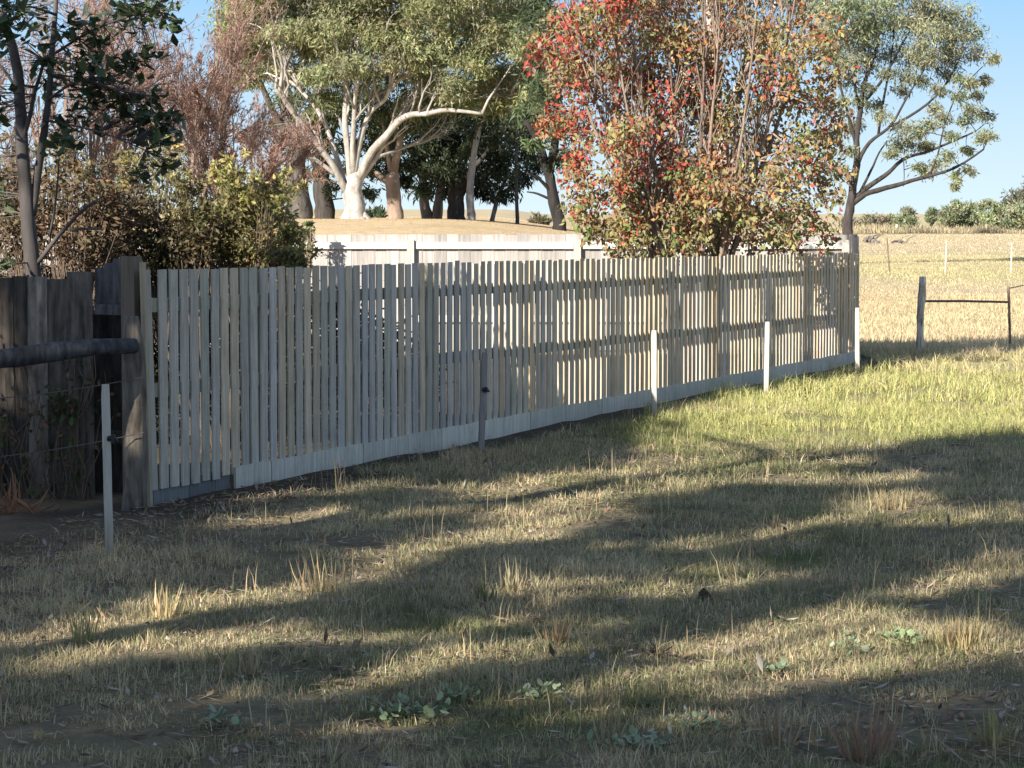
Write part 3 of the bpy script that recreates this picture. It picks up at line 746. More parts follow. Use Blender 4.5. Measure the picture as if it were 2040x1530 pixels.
for args in ((40, 470, 52., 640, .22, "leftmost pinkish brown twiggy tree, partly behind the dark sapling", 1.0),
             (185, 470, 55., 600, .20, "pinkish brown twiggy tree behind the middle of the dark bush", .95),
             (330, 470, 58., 560, .17, "tall reddish twiggy tree with upright bare stems", 1.05),
             (435, 470, 60., 480, .16, "rust brown twiggy tree beside the grey trunk of the rise", 1.0),
             (520, 470, 66., 330, .13, "small rusty twiggy sapling just left of the thick grey trunk", 1.1)):
    twig_tree(*args)

# ------------------------------------------------------------------ red autumn tree in the yard
Yr = 30.6; b = at(1375, 500, Yr)
rt = thing("autumn_tree", "tall many stemmed tree with red, orange and olive autumn leaves above the fence", "tree", (b[0], Yr, 0))
G = Geo(); CG = Geo(); LB = []
for i in range(18):
    x1 = 1090 + 560 * (i + .5) / 18 + rng.normal(0, 20); y1 = rng.uniform(-120, 130)
    xb = 1378 + (x1 - 1378) * .16 + rng.normal(0, 12)
    pl = [(xb, 720), (xb + (x1 - xb) * .12, 540), (xb + (x1 - xb) * .42, 380), (xb + (x1 - xb) * .75, 200), (x1, y1)]
    LB.append(limb(G, pl, Yr, 4.5 + 4 * rng.random(), 1.2, vary(np.array((.22, .165, .13)), 1)[0], rng.uniform(-.9, .9), 6))
rc = [(1070, 95, 42), (1110, 70, 60), (1120, 160, 55), (1095, 235, 34), (1150, 260, 70), (1170, 130, 75), (1190, 40, 80), (1150, 340, 52), (1185, 400, 56), (1150, 415, 36), (1230, 200, 85), (1240, 310, 80), (1250, 80, 90),
      (1240, 420, 60), (1210, 465, 40), (1265, 475, 44), (1290, 150, 90), (1300, 260, 85), (1310, 370, 80), (1310, 450, 55), (1300, 20, 90), (1370, 100, 90), (1370, 220, 90), (1380, 330, 80), (1370, 420, 64), (1350, 480, 40), (1430, 20, 90), (1440, 160, 95), (1450, 280, 85),
      (1450, 380, 75), (1440, 460, 48), (1510, 80, 90), (1520, 210, 90), (1530, 330, 80), (1520, 430, 62), (1500, 480, 36), (1580, 120, 75), (1590, 230, 75), (1600, 330, 66), (1590, 410, 54), (1570, 470, 40), (1640, 200, 50), (1645, 290, 48), (1640, 370, 42), (1620, 110, 50), (1625, 440, 28),
      (1180, 455, 36), (1230, 495, 34), (1290, 490, 40), (1420, 495, 44), (1540, 490, 40), (1590, 480, 34), (1640, 470, 34), (1660, 400, 36), (1665, 340, 36), (1670, 240, 40), (1660, 150, 40), (1650, 60, 44), (1330, 400, 70), (1400, 360, 70), (1480, 420, 60), (1560, 440, 56), (1600, 300, 60), (1560, 380, 56), (1250, 380, 60), (1380, 470, 50),
      (1200, -60, 90), (1320, -80, 100), (1450, -80, 100), (1550, -20, 80), (1600, 40, 50)]
cl = []
for (x, y, rp) in rc:
    d = Yr + rng.uniform(-1.1, 1.1); c = at(x, y, d); R = rp / F * d
    n = int((560 if x < 1400 else 410) * (rp / 70) ** 2); tf = 17
    T = c + rdir(tf, (0, 0, .1)) * rng.random((tf, 1)) ** .5 * R * .95
    w = np.clip((1345 - x + rng.normal(0, 90, tf)) / 330, -.6, 1)          # red on the left, olive on the right
    low = np.clip((y - 330 + rng.normal(0, 40, tf)) / 150, 0, 1)
    red, orange, olive, green, brown = (np.array(q) for q in ((.40, .085, .065), (.38, .20, .095), (.28, .245, .11), (.18, .215, .075), (.27, .195, .145)))
    tc = np.zeros((tf, 3))
    for j in range(tf):
        u = rng.random()
        if u < .20 + .52 * max(w[j], 0): c0 = red if rng.random() < .6 + .3 * w[j] else orange
        elif u < .62: c0 = brown if rng.random() < .5 else orange
        else: c0 = olive
        if w[j] < .1 and rng.random() < .45: c0 = olive
        if rng.random() < .75 * low[j]: c0 = green if rng.random() < .6 else olive
        tc[j] = c0
    idx = rng.integers(0, tf, n)
    P = T[idx] + rng.normal(size=(n, 3)) * R * .2
    D = rdir(n, (0, 0, -.9))
    mixc = tc[idx]; sw = rng.random(n) < .22; mixc[sw] = np.array([orange, olive, brown, red])[rng.integers(0, 4, sw.sum())]
    L = .075 * (.65 + .7 * rng.random(n))
    CG.leaves(P, D, perp(D), L, L * .55, vary(mixc, n, .3, .12), .15)
    cl.append((c, R))
twigs(G, LB, cl, .012, (.25, .19, .15), 6)
PP = np.concatenate(LB); PP = PP[PP[:, 2] > .9]
n = 900; A = PP[rng.integers(0, len(PP), n)]
B = A + unit(np.stack([rng.normal(0, .28, n), rng.normal(-.1, .3, n), np.ones(n)], 1)) * rng.uniform(.3, .95, (n, 1))
G.sticks(A, B, .0085, .003, vary((.27, .20, .155), n, .25, .05))
G.build("trunk", M_LITTER, rt, True); CG.build("crown", M_DRYLEAF, rt)

# ------------------------------------------------------------------ bushes behind the fence
def bush(name, label, Y, lst, leafcol, n, size, asp, topcol=None, ztop=None, stem=(.2, .15, .11), group=None, cat="bush", mat=None, hang=0.0, flat=.8, dz=.5):
    x0 = np.mean([l[0] for l in lst]); b = at(x0, 600, Y)
    th = thing(name, label, cat, (b[0], Y, hgt(b[0], Y)), group)
    G = Geo(); CG = Geo()
    z0 = float(hgt(b[0], Y))
    for (x, y, rp) in lst:
        low = ztop is not None and y > 535
        if ztop is not None and not low: y = y + rng.normal(0, 16); x = x + rng.normal(0, 12); rp = rp * rng.uniform(.75, 1.15)
        d = Y + (rng.uniform(.35, .9) if low else rng.uniform(-dz, dz)); c = at(x, y, d); R = rp / F * d
        if low:
            clump(CG, c, (R, R * .8, R), int(n * 2.6), size * 1.1, asp, np.array(leafcol) * .6, hang, tufts=20, spread=.35); continue  # low clumps added, dense and darkened, as shade behind the fence gaps
        col = np.array(leafcol) if topcol is None else np.array(leafcol) * (1 - (q := smooth((c[2] - ztop[0]) / (ztop[1] - ztop[0])))) + np.array(topcol) * q  # higher clumps blend to a paler tint, sunlight put into leaf colour
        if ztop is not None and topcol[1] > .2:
            q = .8 * smooth((x - 400) / 110); col = col * (1 - q) + np.array(topcol) * .85 * q  # clumps further right get the sunlit tint too
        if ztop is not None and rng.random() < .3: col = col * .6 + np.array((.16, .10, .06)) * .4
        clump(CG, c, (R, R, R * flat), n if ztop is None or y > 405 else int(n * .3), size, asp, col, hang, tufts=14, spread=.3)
        s = np.array([b[0] + (c[0] - b[0]) * .35, d, z0 - .05]); m = (s + c) / 2 + [0, 0, .1]
        if rng.random() < .4: m = m + [rng.normal(0, .12), 0, 0]; G.tube([s, m, c], [.016 * Y / 19, .011 * Y / 19, .005 * Y / 19], 5, np.array(stem) * .5)
        if ztop is not None:
            e_ = c + rdir(9, (0, 0, .6)) * R * rng.uniform(.9, 1.9, (9, 1)); (G.sticks(np.repeat(c[None], 9, 0), e_, .0035, .0012, np.array(stem) * .9) if y < 430 else None)
            for _ in range(5):
                o_ = c + rdir(1, (0, -.2, 1.2))[0] * R * rng.uniform(.9, 1.9); clump(CG, o_, R * .22, int(n * .05), size, asp, col, hang, tufts=4)
        G.sticks(np.repeat(m[None], 7, 0), c + rdir(7, (0, 0, .3)) * R, .005 * Y / 19, .002 * Y / 19, np.array(stem) * (.55 if ztop is not None else 1))
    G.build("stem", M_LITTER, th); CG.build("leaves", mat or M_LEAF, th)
    return th
bush("garden_bush", "big bush with dark base and yellow lit top behind the start of the paling fence", 20.5,
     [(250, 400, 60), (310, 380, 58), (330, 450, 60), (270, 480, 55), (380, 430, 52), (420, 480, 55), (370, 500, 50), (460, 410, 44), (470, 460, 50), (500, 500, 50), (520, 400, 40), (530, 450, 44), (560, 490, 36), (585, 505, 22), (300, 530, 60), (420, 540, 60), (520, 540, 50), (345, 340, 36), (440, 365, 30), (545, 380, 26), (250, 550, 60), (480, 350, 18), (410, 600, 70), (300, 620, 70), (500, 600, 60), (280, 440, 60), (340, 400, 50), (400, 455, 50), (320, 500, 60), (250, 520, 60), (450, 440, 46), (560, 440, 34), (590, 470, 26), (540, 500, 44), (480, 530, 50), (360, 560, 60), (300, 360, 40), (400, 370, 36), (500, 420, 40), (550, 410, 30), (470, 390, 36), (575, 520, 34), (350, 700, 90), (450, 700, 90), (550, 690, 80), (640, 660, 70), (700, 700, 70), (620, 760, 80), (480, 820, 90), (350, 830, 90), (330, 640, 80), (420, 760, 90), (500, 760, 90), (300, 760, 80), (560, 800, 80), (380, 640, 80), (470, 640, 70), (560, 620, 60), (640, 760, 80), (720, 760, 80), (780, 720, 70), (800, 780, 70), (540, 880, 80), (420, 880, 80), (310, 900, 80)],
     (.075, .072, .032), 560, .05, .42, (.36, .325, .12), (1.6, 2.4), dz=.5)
bush("leafless_bush", "brown leaved tangled bush behind the old dark fence under the sapling", 20.,
     [(20, 420, 60), (90, 400, 60), (150, 430, 62), (60, 480, 60), (130, 500, 60), (210, 450, 60), (200, 510, 56), (0, 520, 60), (-60, 460, 70), (170, 370, 44), (220, 380, 40), (100, 350, 40), (230, 540, 40), (-80, 540, 60), (60, 560, 60), (150, 570, 60), (20, 370, 50), (60, 340, 40), (120, 450, 60), (180, 480, 60), (240, 430, 54), (30, 470, 60), (200, 410, 50), (260, 380, 40), (140, 330, 34), (-20, 400, 60), (230, 490, 50)],
     (.11, .08, .05), 430, .052, .4, (.20, .155, .08), (1.7, 2.4), stem=(.22, .16, .12), mat=M_DRYLEAF)
A = at(617, 475, 35.2)
bush("climbing_shoot", "small green leafy shoot sticking up above the pale back fence", 35.0, [(617, 462, 10), (614, 480, 12), (610, 500, 14), (616, 447, 5)], (.16, .17, .07), 60, .07, .45, dz=.05, cat="plant")

# sapling with broad dark leaves
Ys = 17.9; b = at(72, 560, Ys)
sp_ = thing("sapling", "shaded young tree with grey stem and broad dark green leaves over the old fence", "tree", (b[0], Ys, 0))
G = Geo(); LB = []
for pl, r0, r1, dz in (([(85, 990), (78, 640), (66, 520), (52, 430), (46, 300), (42, 200), (30, 110), (12, 55), (0, 20)], 19, 7, 0), ([(62, 430), (78, 340), (92, 230), (104, 110), (112, 0), (118, -80)], 9, 4, .2),
    ([(46, 280), (62, 220), (72, 170), (90, 120)], 5, 3, -.3), ([(70, 530), (110, 480), (140, 440), (190, 400)], 5, 3, -.3), ([(140, 458), (175, 455), (205, 457)], 3, 1.5, -.2), ([(100, 470), (112, 400), (118, 310)], 3, 1.5, -.3),
    ([(95, 200), (160, 150), (230, 180), (300, 190)], 3, 1.2, -.4), ([(104, 110), (180, 60), (260, 30), (320, 20)], 3, 1.2, -.2), ([(92, 240), (200, 260), (290, 300)], 2.5, 1, -.3), ([(42, 200), (20, 150), (-30, 100)], 4, 2, .1), ([(112, 30), (60, 10), (20, 20)], 3, 1, -.2)):
    LB.append(limb(G, pl, Ys, r0, r1, (.085, .075, .072), dz, 8))
CG = Geo()
for (x, y, rp, n) in ((150, 60, 36, 36), (190, 70, 34, 30), (100, 120, 30, 22), (165, 145, 44, 60), (215, 150, 40, 46), (270, 130, 30, 26), (300, 110, 26, 18), (190, 205, 40, 44), (240, 215, 44, 52), (290, 205, 36, 36), (320, 240, 36, 40), (345, 250, 22, 20), (325, 285, 26, 24), (130, 265, 34, 34), (280, 250, 34, 30),
    (60, 30, 40, 40), (20, 60, 44, 40), (280, 15, 44, 50), (240, 30, 36, 30), (310, 25, 30, 30), (350, 35, 26, 16), (90, 170, 28, 18), (20, 10, 50, 50), (0, 400, 30, 20), (-30, 330, 40, 40), (15, 540, 20, 12), (285, 350, 24, 18), (120, 290, 22, 14), (-20, 200, 40, 40), (330, 330, 16, 10)):
    d = Ys + rng.uniform(-.5, .3); c = at(x, y, d); R = rp / F * d
    n = int(n * 1.25); P = c + rng.normal(size=(n, 3)) * R * .6
    D = rdir(n, (.3, 0, -.35)); D[:, 2] *= .6; D = unit(D)
    U = unit(np.cross(D, np.array([[0, 0, 1.]])) + rng.normal(size=(n, 3)) * .25)
    L = .12 * (.6 + .6 * rng.random(n))
    CG.leaves(P - D * L[:, None] * .5, D, U, L, L * .62, vary((.065, .095, .042), n, .4, .1), .12)
    j = np.argmin(((np.concatenate(LB)[None] - P[:, None]) ** 2).sum(-1), 1)
    pick = rng.random(n) < .5
    G.sticks(np.concatenate(LB)[j][pick], P[pick], .004, .002, np.array((.12, .10, .09)))
G.build("trunk", M_BARK, sp_, True); CG.build("crown", M_GLOSSY, sp_)

# ------------------------------------------------------------------ far shrubs and tree at the edge of the paddock
def far_bush(name, label, Y, lst, col, cat="shrub", group="shrubs along the far paddock edge", n=420, size=.5):
    return bush(name, label, Y, lst, col, n, size, .3, group=group, cat=cat, hang=-.8, dz=2.0, stem=(.2, .17, .13))
far_bush("brown_scrub", "low brown scrub at the paddock edge just right of the gum's trunk", 290., [(1722, 445, 16), (1740, 443, 16), (1756, 446, 13), (1706, 450, 14), (1690, 448, 14)], (.28, .245, .18))
far_bush("far_shrub", "small olive shrub beside the brown scrub", 290., [(1776, 440, 10), (1772, 452, 10), (1783, 450, 9)], (.27, .285, .17))
far_bush("far_shrub", "round topped green shrub left of the gap in the row", 288., [(1808, 428, 13), (1800, 442, 13), (1816, 445, 13), (1808, 455, 14)], (.25, .28, .16))
far_bush("far_shrub", "little lone shrub at the right side of the gap in the row", 292., [(1855, 426, 9), (1856, 438, 9)], (.23, .26, .15))
far_bush("far_shrub", "broad green shrub at the start of the long row", 288., [(1886, 428, 14), (1905, 416, 15), (1898, 436, 18), (1915, 440, 16), (1880, 446, 12)], (.25, .28, .16))
far_bush("far_shrub", "tall pointed green shrub in the middle of the long row", 291., [(1932, 418, 13), (1938, 436, 17), (1925, 446, 14)], (.24, .275, .155))
far_bush("far_shrub", "square topped green shrub of the long row, next to the pale far post", 288., [(1960, 414, 14), (1952, 432, 16), (1970, 440, 16), (1962, 450, 14)], (.25, .28, .16))
far_bush("far_shrub", "narrow green shrub against the dark far tree", 286., [(1990, 420, 12), (1986, 438, 14), (2000, 446, 14)], (.25, .28, .16))
far_bush("far_shrub", "bright green shrub at the right edge, under the far tree", 282., [(2022, 420, 20), (2034, 440, 20), (2012, 446, 16), (2060, 430, 24), (2100, 440, 24)], (.27, .295, .17))
far_bush("far_tree", "dark rounded tree rising at the right edge behind the shrubs", 300., [(2010, 408, 18), (2030, 392, 22), (2055, 380, 26), (2060, 410, 30), (2090, 390, 30), (2040, 430, 26)], (.15, .15, .10), "tree", None)
for (x, y, rr, col, lb) in ((745, 428, 13, (.07, .10, .05), "small distant green bush seen between the white gum and the broken trunk"), (1075, 440, 10, (.14, .13, .08), "low dry far bush under the bright sky gap")):
    far_bush("distant_bush", lb, 190., [(x, y, rr), (x + rr, y + 3, rr * .8), (x - rr, y + 2, rr * .8)], col, "bush", None, 200, .4)
# dry grass fringe below the shrubs
def log_(x0, x1, y, th, label, Y):
    a_, b_ = at(x0, y, Y), at(x1, y, Y)
    z = hgt((a_[0] + b_[0]) / 2, Y) + th * .7
    k = np.linspace(0, 1, 7)
    r = Geo(); r.tube(np.stack([a_[0] + (b_[0] - a_[0]) * k, np.full(7, Y) + .3 * np.sin(k * 5), z + .12 * np.sin(k * 6)], 1), np.array([.5, .8, 1, 1, .9, .7, .3]) * th, 8, (.13, .11, .10), .4)
    for q in (.3, .6):
        m = np.array([a_[0] + (b_[0] - a_[0]) * q, Y, z]); r.tube([m, m + [.3, -.1, .35], m + [.7, -.2, .5]], [th * .4, th * .25, .02], 6, (.15, .13, .11), .3)
    return tag(r.build("fallen_log", M_BARK), label, "log", "fallen timber lying in the paddock")
log_(1722, 1752, 482, .25, "dark stump like fallen timber near the fence corner in the paddock", 172.)
log_(1776, 1822, 484, .10, "low flat dark branch lying in the paddock beyond the thin dark post", 172.)

# ------------------------------------------------------------------ gums outside the picture that shade the near grass
XR_, YR_ = np.arange(-8, 9, .06), np.arange(5, 34, .06)
MX, MY = np.meshgrid(XR_, YR_, indexing='ij')
rel_y = MY * cp + H * sp; rel_z = -H * cp + MY * sp          # camera space depth, height
PX = CX + F * MX / rel_y; PY = CY - F * rel_z / rel_y
lit = np.zeros(MX.shape, bool)
for (x, y, rx, ry, s) in ((430, 1215, 190, 46, -.10), (330, 1300, 330, 16, -.1), (80, 1290, 130, 22, -.1), (820, 1112, 90, 22, -.1), (700, 1150, 100, 16, -.1), (1130, 1030, 150, 26, -.05), (640, 1035, 260, 12, -.06), (1440, 1160, 190, 24, -.13),
    (1790, 1015, 90, 36, -.05), (1960, 1035, 120, 18, -.06), (2010, 1125, 120, 22, -.1), (1720, 1310, 360, 46, -.10), (1330, 1385, 260, 36, -.12), (640, 1500, 130, 30, -.1), (1900, 1265, 110, 30, 0), (1160, 1170, 90, 16, -.12), (1500, 1270, 110, 20, -.12),
    (1040, 1170, 50, 20, 0), (1230, 965, 300, 26, -.06), (1480, 925, 260, 40, -.05), (960, 1240, 160, 14, -.1), (420, 1400, 240, 12, -.1), (1000, 1320, 240, 12, -.12), (120, 1105, 120, 10, -.05), (900, 1420, 300, 14, -.1), (1600, 1450, 260, 14, -.1), (250, 1100, 80, 12, -.05), (1000, 1078, 200, 10, -.06), (1370, 1085, 150, 11, -.08), (1760, 958, 170, 9, -.06), (640, 985, 200, 10, -.08), (1560, 1060, 120, 12, -.08), (1250, 1240, 120, 8, -.12), (820, 1290, 130, 9, -.12), (1880, 1180, 130, 10, -.1), (380, 1140, 140, 9, -.08), (700, 1440, 140, 10, -.1), (1820, 1400, 150, 9, -.1), (170, 1420, 120, 10, -.1), (1650, 1240, 150, 12, -.1)):
    lit |= ((PX - x) / rx) ** 2 + ((PY - y - s * (PX - x)) / ry) ** 2 < 1
top = np.interp(PX, [-600, 300, 850, 1000, 1270, 1300, 1560, 2040, 2600], [960, 960, 880, 850, 845, 930, 905, 862, 820])
zone = (PY > top - 10) & ~lit & (PX > -700) & (PX < 2500) & (PY < 2300)
forbid = lit | (PY < top)
zi = np.argwhere(zone)
hd = np.array([LD[0], LD[1]]) / math.cos(EL)
cl = []
cover = np.zeros(MX.shape)
ct = 1 / math.tan(EL)
tries = 0
while len(cl) < 560 and tries < 16000:
    tries += 1
    i, j = zi[rng.integers(len(zi))]
    if cover[i, j] > 2.0: continue
    R = rng.uniform(.28, .7) if tries < 4000 else rng.uniform(.14, .34)
    p = np.array([MX[i, j], MY[i, j]])
    dx, dy = MX - p[0], MY - p[1]
    al = dx * hd[0] + dy * hd[1]; ac = -dx * hd[1] + dy * hd[0]
    el = (al / (R * .6 / math.sin(EL) + R * .5)) ** 2 + (ac / R) ** 2 < 1
    wide = (al / (R * .8 / math.sin(EL) + R * .6)) ** 2 + (ac / (R * 1.3)) ** 2 < 1
    bad = (wide & forbid).sum() / max(wide.sum(), 1)
    if bad > .10: continue
    cover[el] += 1
    h = rng.uniform(5.6, 10.5)
    cl.append((np.array([p[0] - hd[0] * h * ct, p[1] - hd[1] * h * ct, h]), R))
cc = np.array([c for c, R in cl])
# shared among six trunks that stand left of and behind the camera
K = 6
km = cc[rng.choice(len(cc), K, False)]
for _ in range(12):
    lab = np.argmin(((cc[:, None, :2] - km[None, :, :2]) ** 2).sum(-1), 1)
    km = np.array([cc[lab == k].mean(0) if (lab == k).any() else km[k] for k in range(K)])
for k in range(K):
    mine = [cl[i] for i in range(len(cl)) if lab[i] == k]
    if not mine: continue
    tx, ty = km[k][:2] + rng.normal(0, .3, 2)
    if ty > -1: tx = min(tx, -.24 * ty - 2.2)
    else: tx = min(tx, -1.5)
    th = thing("shade_gum_tree", "tall gum outside the picture whose leafy boughs shade the near grass", "tree", (tx, ty, 0), "gums standing left of the viewer")
    G = Geo(); CG = Geo(); LB = []
    zz = np.linspace(-.1, 6.2, 8)
    tr = np.stack([tx + .15 * np.sin(zz), ty + .12 * np.cos(zz * .8), zz], 1)
    G.tube(tr, np.linspace(.24, .11, 8), 9, (.42, .37, .31), .12); LB.append(tr[4:])
    pos = np.array([c for c, R in mine]); m = max(2, len(mine) // 9)
    kk = pos[rng.choice(len(pos), m, False)]
    for c in kk:
        a_ = tr[rng.integers(4, 8)]; mid = a_ * .45 + c * .55 + [0, 0, .5]
        q = np.array([a_, a_ * .75 + mid * .25 + [0, 0, .2], mid, c]); G.tube(q, [.07, .06, .045, .02], 6, (.42, .37, .31)); LB.append(q)
    for c, R in mine:
        clump(CG, c, (R, R, R * .62), int(620 * (R / .6) ** 2) + 90, .16, .3, (.10, .125, .05), .8, tufts=14, spread=.24)
    twigs(G, LB, mine, .014, (.35, .3, .26))
    G.build("trunk", M_GUM, th, True); CG.build("crown", M_LEAF, th)

# ------------------------------------------------------------------ grass
def blades(geo, X, Y, hgt_m, wid, tint, lean=.45):
    n = len(X); Z = hgt(X, Y) - .005
    an = rng.random(n) * 2 * np.pi; hh = hgt_m * (.5 + rng.random(n))
    ln = lean * hh * rng.random(n) * 1.3; la = rng.random(n) * 2 * np.pi
    u = np.stack([np.cos(an), np.sin(an), np.zeros(n)], 1) * (wid / 2)[:, None] if np.ndim(wid) else np.stack([np.cos(an), np.sin(an), np.zeros(n)], 1) * wid / 2
    B = np.stack([X, Y, Z], 1)
    off = np.stack([np.cos(la) * ln, np.sin(la) * ln, hh], 1)
    Mi = B + off * np.array([.35, .35, .6]); T = B + off
    V = np.stack([B - u, B + u, Mi + u * .7, Mi - u * .7, T], 1).reshape(-1, 3)
    b = np.arange(n)[:, None] * 5
    geo.add(V, b + np.array([[0, 1, 2, 3]]), b + np.array([[3, 2, 4]]), np.repeat(tint, 5, 0))
def scatter(n, y0, y1, k=.27, m=.6):
    y = np.sqrt(rng.random(n) * (y1 ** 2 - y0 ** 2) + y0 ** 2); x = (rng.random(n) * 2 - 1) * (k * y + m)
    return x, y
g = Geo()
for (y0, y1, n, hh, w) in ((7.5, 12, 170000, .045, .0042), (12, 17, 175000, .05, .005), (17, 25, 220000, .06, .0065), (25, 36, 170000, .07, .010)):
    x, y = scatter(n, y0, y1, .30, 1.5)
    s = side(x, y)
    bare = vnoise(x, y, .9, 21) * .6 + vnoise(x, y, .25, 22) * .4
    keep = (s > .12 + .5 * vnoise(x, y, .6, 24)) | (y > P1[1] + .3) & (x > P1[0] + .3)
    keep &= ~((x < -1.2) & (y > 14.2) & (rng.random(n) < .85))
    keep &= bare + .45 * (vnoise(x, y, .13, 25) - .5) > .26 + .2 * rng.random(n)
    x, y = x[keep], y[keep]
    col = grass_col(x, y)
    gr = green_at(x, y)
    pickdry = rng.random(len(x)) < .30 * (1 - gr)
    col[pickdry] = DRY * 1.05
    pg = rng.random(len(x)) < .12; col[pg] = col[pg] * .4 + np.array([.16, .20, .06]) * .6
    blades(g, x, y, hh * .88 * (.3 + .75 * vnoise(x, y, .7, 23) + 1.0 * vnoise(x, y, .16, 26) ** 2) * (1 + .5 * smooth((y - 19) / 4) * smooth((x - .5) / 2)), w * (.7 + .6 * rng.random(len(x))), vary(col, len(x), .42, .08), np.where(rng.random(len(x)) < .4, 1.9, .5))
# paddock beyond
for (y0, y1, n, hh, w) in ((36, 60, 150000, .075, .016), (60, 120, 110000, .06, .022), (120, 285, 80000, .07, .05)):
    x, y = scatter(n, y0, y1, .25, 1)
    keep = (x > 3.0 + (y - 36) * .03) | (y > 46)
    x, y = x[keep], y[keep]
    md_ = (smooth((y - 46) / 10) * smooth((12 - x) / 9) * smooth((260 - y) / 60))[:, None]
    col = grass_col(x, y) * (1 - md_) + np.array([.50, .375, .225]) * md_
    blades(g, x, y, hh * (.45 + 1.0 * vnoise(x, y, 3, 31)) * (1 - .72 * md_[:, 0]), np.full(len(x), w), vary(col, len(x), .25, .07), .6)
o = g.build("grass", M_GRASS); o["kind"] = "stuff"
o["label"] = "short mixed green and dry grass over the whole paddock"; o["category"] = "grass"
# low clover and flatweed leaves between the blades
g = Geo()
n = 90000
x, y = scatter(n, 7.8, 24)
pz = vnoise(x, y, .9, 61) * .6 + vnoise(x, y, .3, 62) * .4
k = (pz > .55 + .08 * rng.random(n)) & (side(x, y) > .6) & ((x > -1.6) | (y < 13)); x, y = x[k], y[k]; n = len(x)
P = np.stack([x, y, hgt(x, y) + .006 + .022 * rng.random(n)], 1)
D = rdir(n); D[:, 2] = .25 * np.abs(D[:, 2]); D = unit(D); U = unit(np.cross(D, np.array([[0, 0, 1.]])) + rng.normal(size=(n, 3)) * .2)
L = .012 + .016 * rng.random(n)
g.leaves(P, D, U, L, L * .8, vary((.15, .19, .075), n, .4, .12), .1)
o = g.build("clover", M_LEAF); o["kind"] = "stuff"; o["label"] = "patches of low green clover leaves matted between the grass"; o["category"] = "clover"
# dry seed stalks
g = Geo()
n = 520
cx_, cy_ = scatter(n, 8.6, 27, .23, .2)
ok = (side(cx_, cy_) > .5) & ~((cx_ < -1.5) & (cy_ > 14.5)); cx_, cy_ = cx_[ok], cy_[ok]
num = rng.integers(2, 9, len(cx_))
X = np.repeat(cx_, num) + rng.normal(0, .06, num.sum()); Yv = np.repeat(cy_, num) + rng.normal(0, .06, num.sum())
blades(g, X, Yv, .15 * (.6 + .7 * np.repeat(rng.random(len(num)), num)), .0052 * (.7 + .6 * rng.random(len(X))), vary((.47, .375, .22), len(X), .25, .06), .35)
# tall straw fringe at the far edge of the paddock
x = rng.uniform(36, 72, 9000); y = rng.uniform(276, 289, 9000)
blades(g, x, y, .2 + .95 * vnoise(x, y, 2.2, 51) ** 1.5, np.full(9000, .10), vary((.46, .39, .25), 9000, .3, .08), .5)
o = g.build("dry_stalks", M_GRASS); o["kind"] = "stuff"; o["label"] = "dry straw coloured seed stalks standing in the short grass"; o["category"] = "grass"
# leaf and bark litter
g = Geo()
n = 42000
x, y = scatter(n, 7.8, 21, .26, .3)
wgt = smooth((-x - 1.2) / .8) * smooth((y - 12.3) / 1.5) + .5 * smooth((11.5 - y) / 1.5) * smooth((vnoise(x, y, .8, 41) - .45) * 6) + .16 + .25 * smooth((vnoise(x, y, .5, 42) - .5) * 5)
wgt = wgt + .5 * smooth((.38 - (vnoise(x, y, .9, 21) * .6 + vnoise(x, y, .25, 22) * .4)) * 9)
k = (rng.random(n) < wgt) & (side(x, y) > .1); x, y = x[k], y[k]; n = len(x)
P = np.stack([x, y, hgt(x, y) + .012 + .02 * rng.random(n)], 1)
D = rdir(n); D[:, 2] *= .18; D = unit(D); U = unit(np.cross(D, np.array([[0, 0, 1.]])) + rng.normal(size=(n, 3)) * .12)
lc = np.array([(.30, .20, .13), (.20, .14, .10), (.42, .36, .30), (.12, .09, .07), (.34, .24, .13)])[rng.integers(0, 5, n)]
L = .035 + .07 * rng.random(n)
g.leaves(P, D, U, L, .008 + .018 * rng.random(n), vary(lc, n, .3, .08), .1)
o = g.build("leaf_litter", M_DRYLEAF); o["kind"] = "stuff"; o["label"] = "scattered dry leaves and bark bits on the near ground"; o["category"] = "leaf litter"

# ------------------------------------------------------------------ single tufts, weeds and bits on the near grass
def tuft(x, y, hpx, wpx, n, col, label, splay=.24):
    b = gnd(x, y); s = b[1] / F; b[2] = hgt(b[0], b[1])
    hh, w = hpx * s, wpx * s
    g = Geo()
    X = b[0] + rng.normal(0, w * .22, n); Yv = b[1] + rng.normal(0, w * .22, n); Z = hgt(X, Yv) - .01
    B = np.stack([X, Yv, Z], 1)
    D = np.stack([(X - b[0]) / w * splay * 2.2 + rng.normal(0, .14, n), (Yv - b[1]) / w * splay + rng.normal(0, .14, n), np.ones(n)], 1)
    Ln = hh * (.45 + .6 * rng.random(n))
    T = B + unit(D) * Ln[:, None]; M_ = (B + T) / 2 + rng.normal(0, .006, (n, 3))
    u = np.stack([np.cos(a_ := rng.random(n) * 6.28), np.sin(a_), np.zeros(n)], 1) * .0042
    V = np.stack([B - u, B + u, M_ + u * .9, M_ - u * .9, T], 1).reshape(-1, 3); k = np.arange(n)[:, None] * 5
    g.add(V, k + np.array([[0, 1, 2, 3]]), k + np.array([[3, 2, 4]]), np.repeat(vary(col, n, .25, .06), 5, 0))
    V0 = g
    o = V0.build("grass_tuft", M_GRASS)
    me = o.data
    tag(o, label, "grass tuft", "single dry tufts standing out of the short grass")
    # origin at the foot of the tuft
    me.transform(__import__("mathutils").Matrix.Translation((-b[0], -b[1], -b[2]))); o.location = b
STRAW = (.50, .39, .21); OLV = (.33, .30, .14)
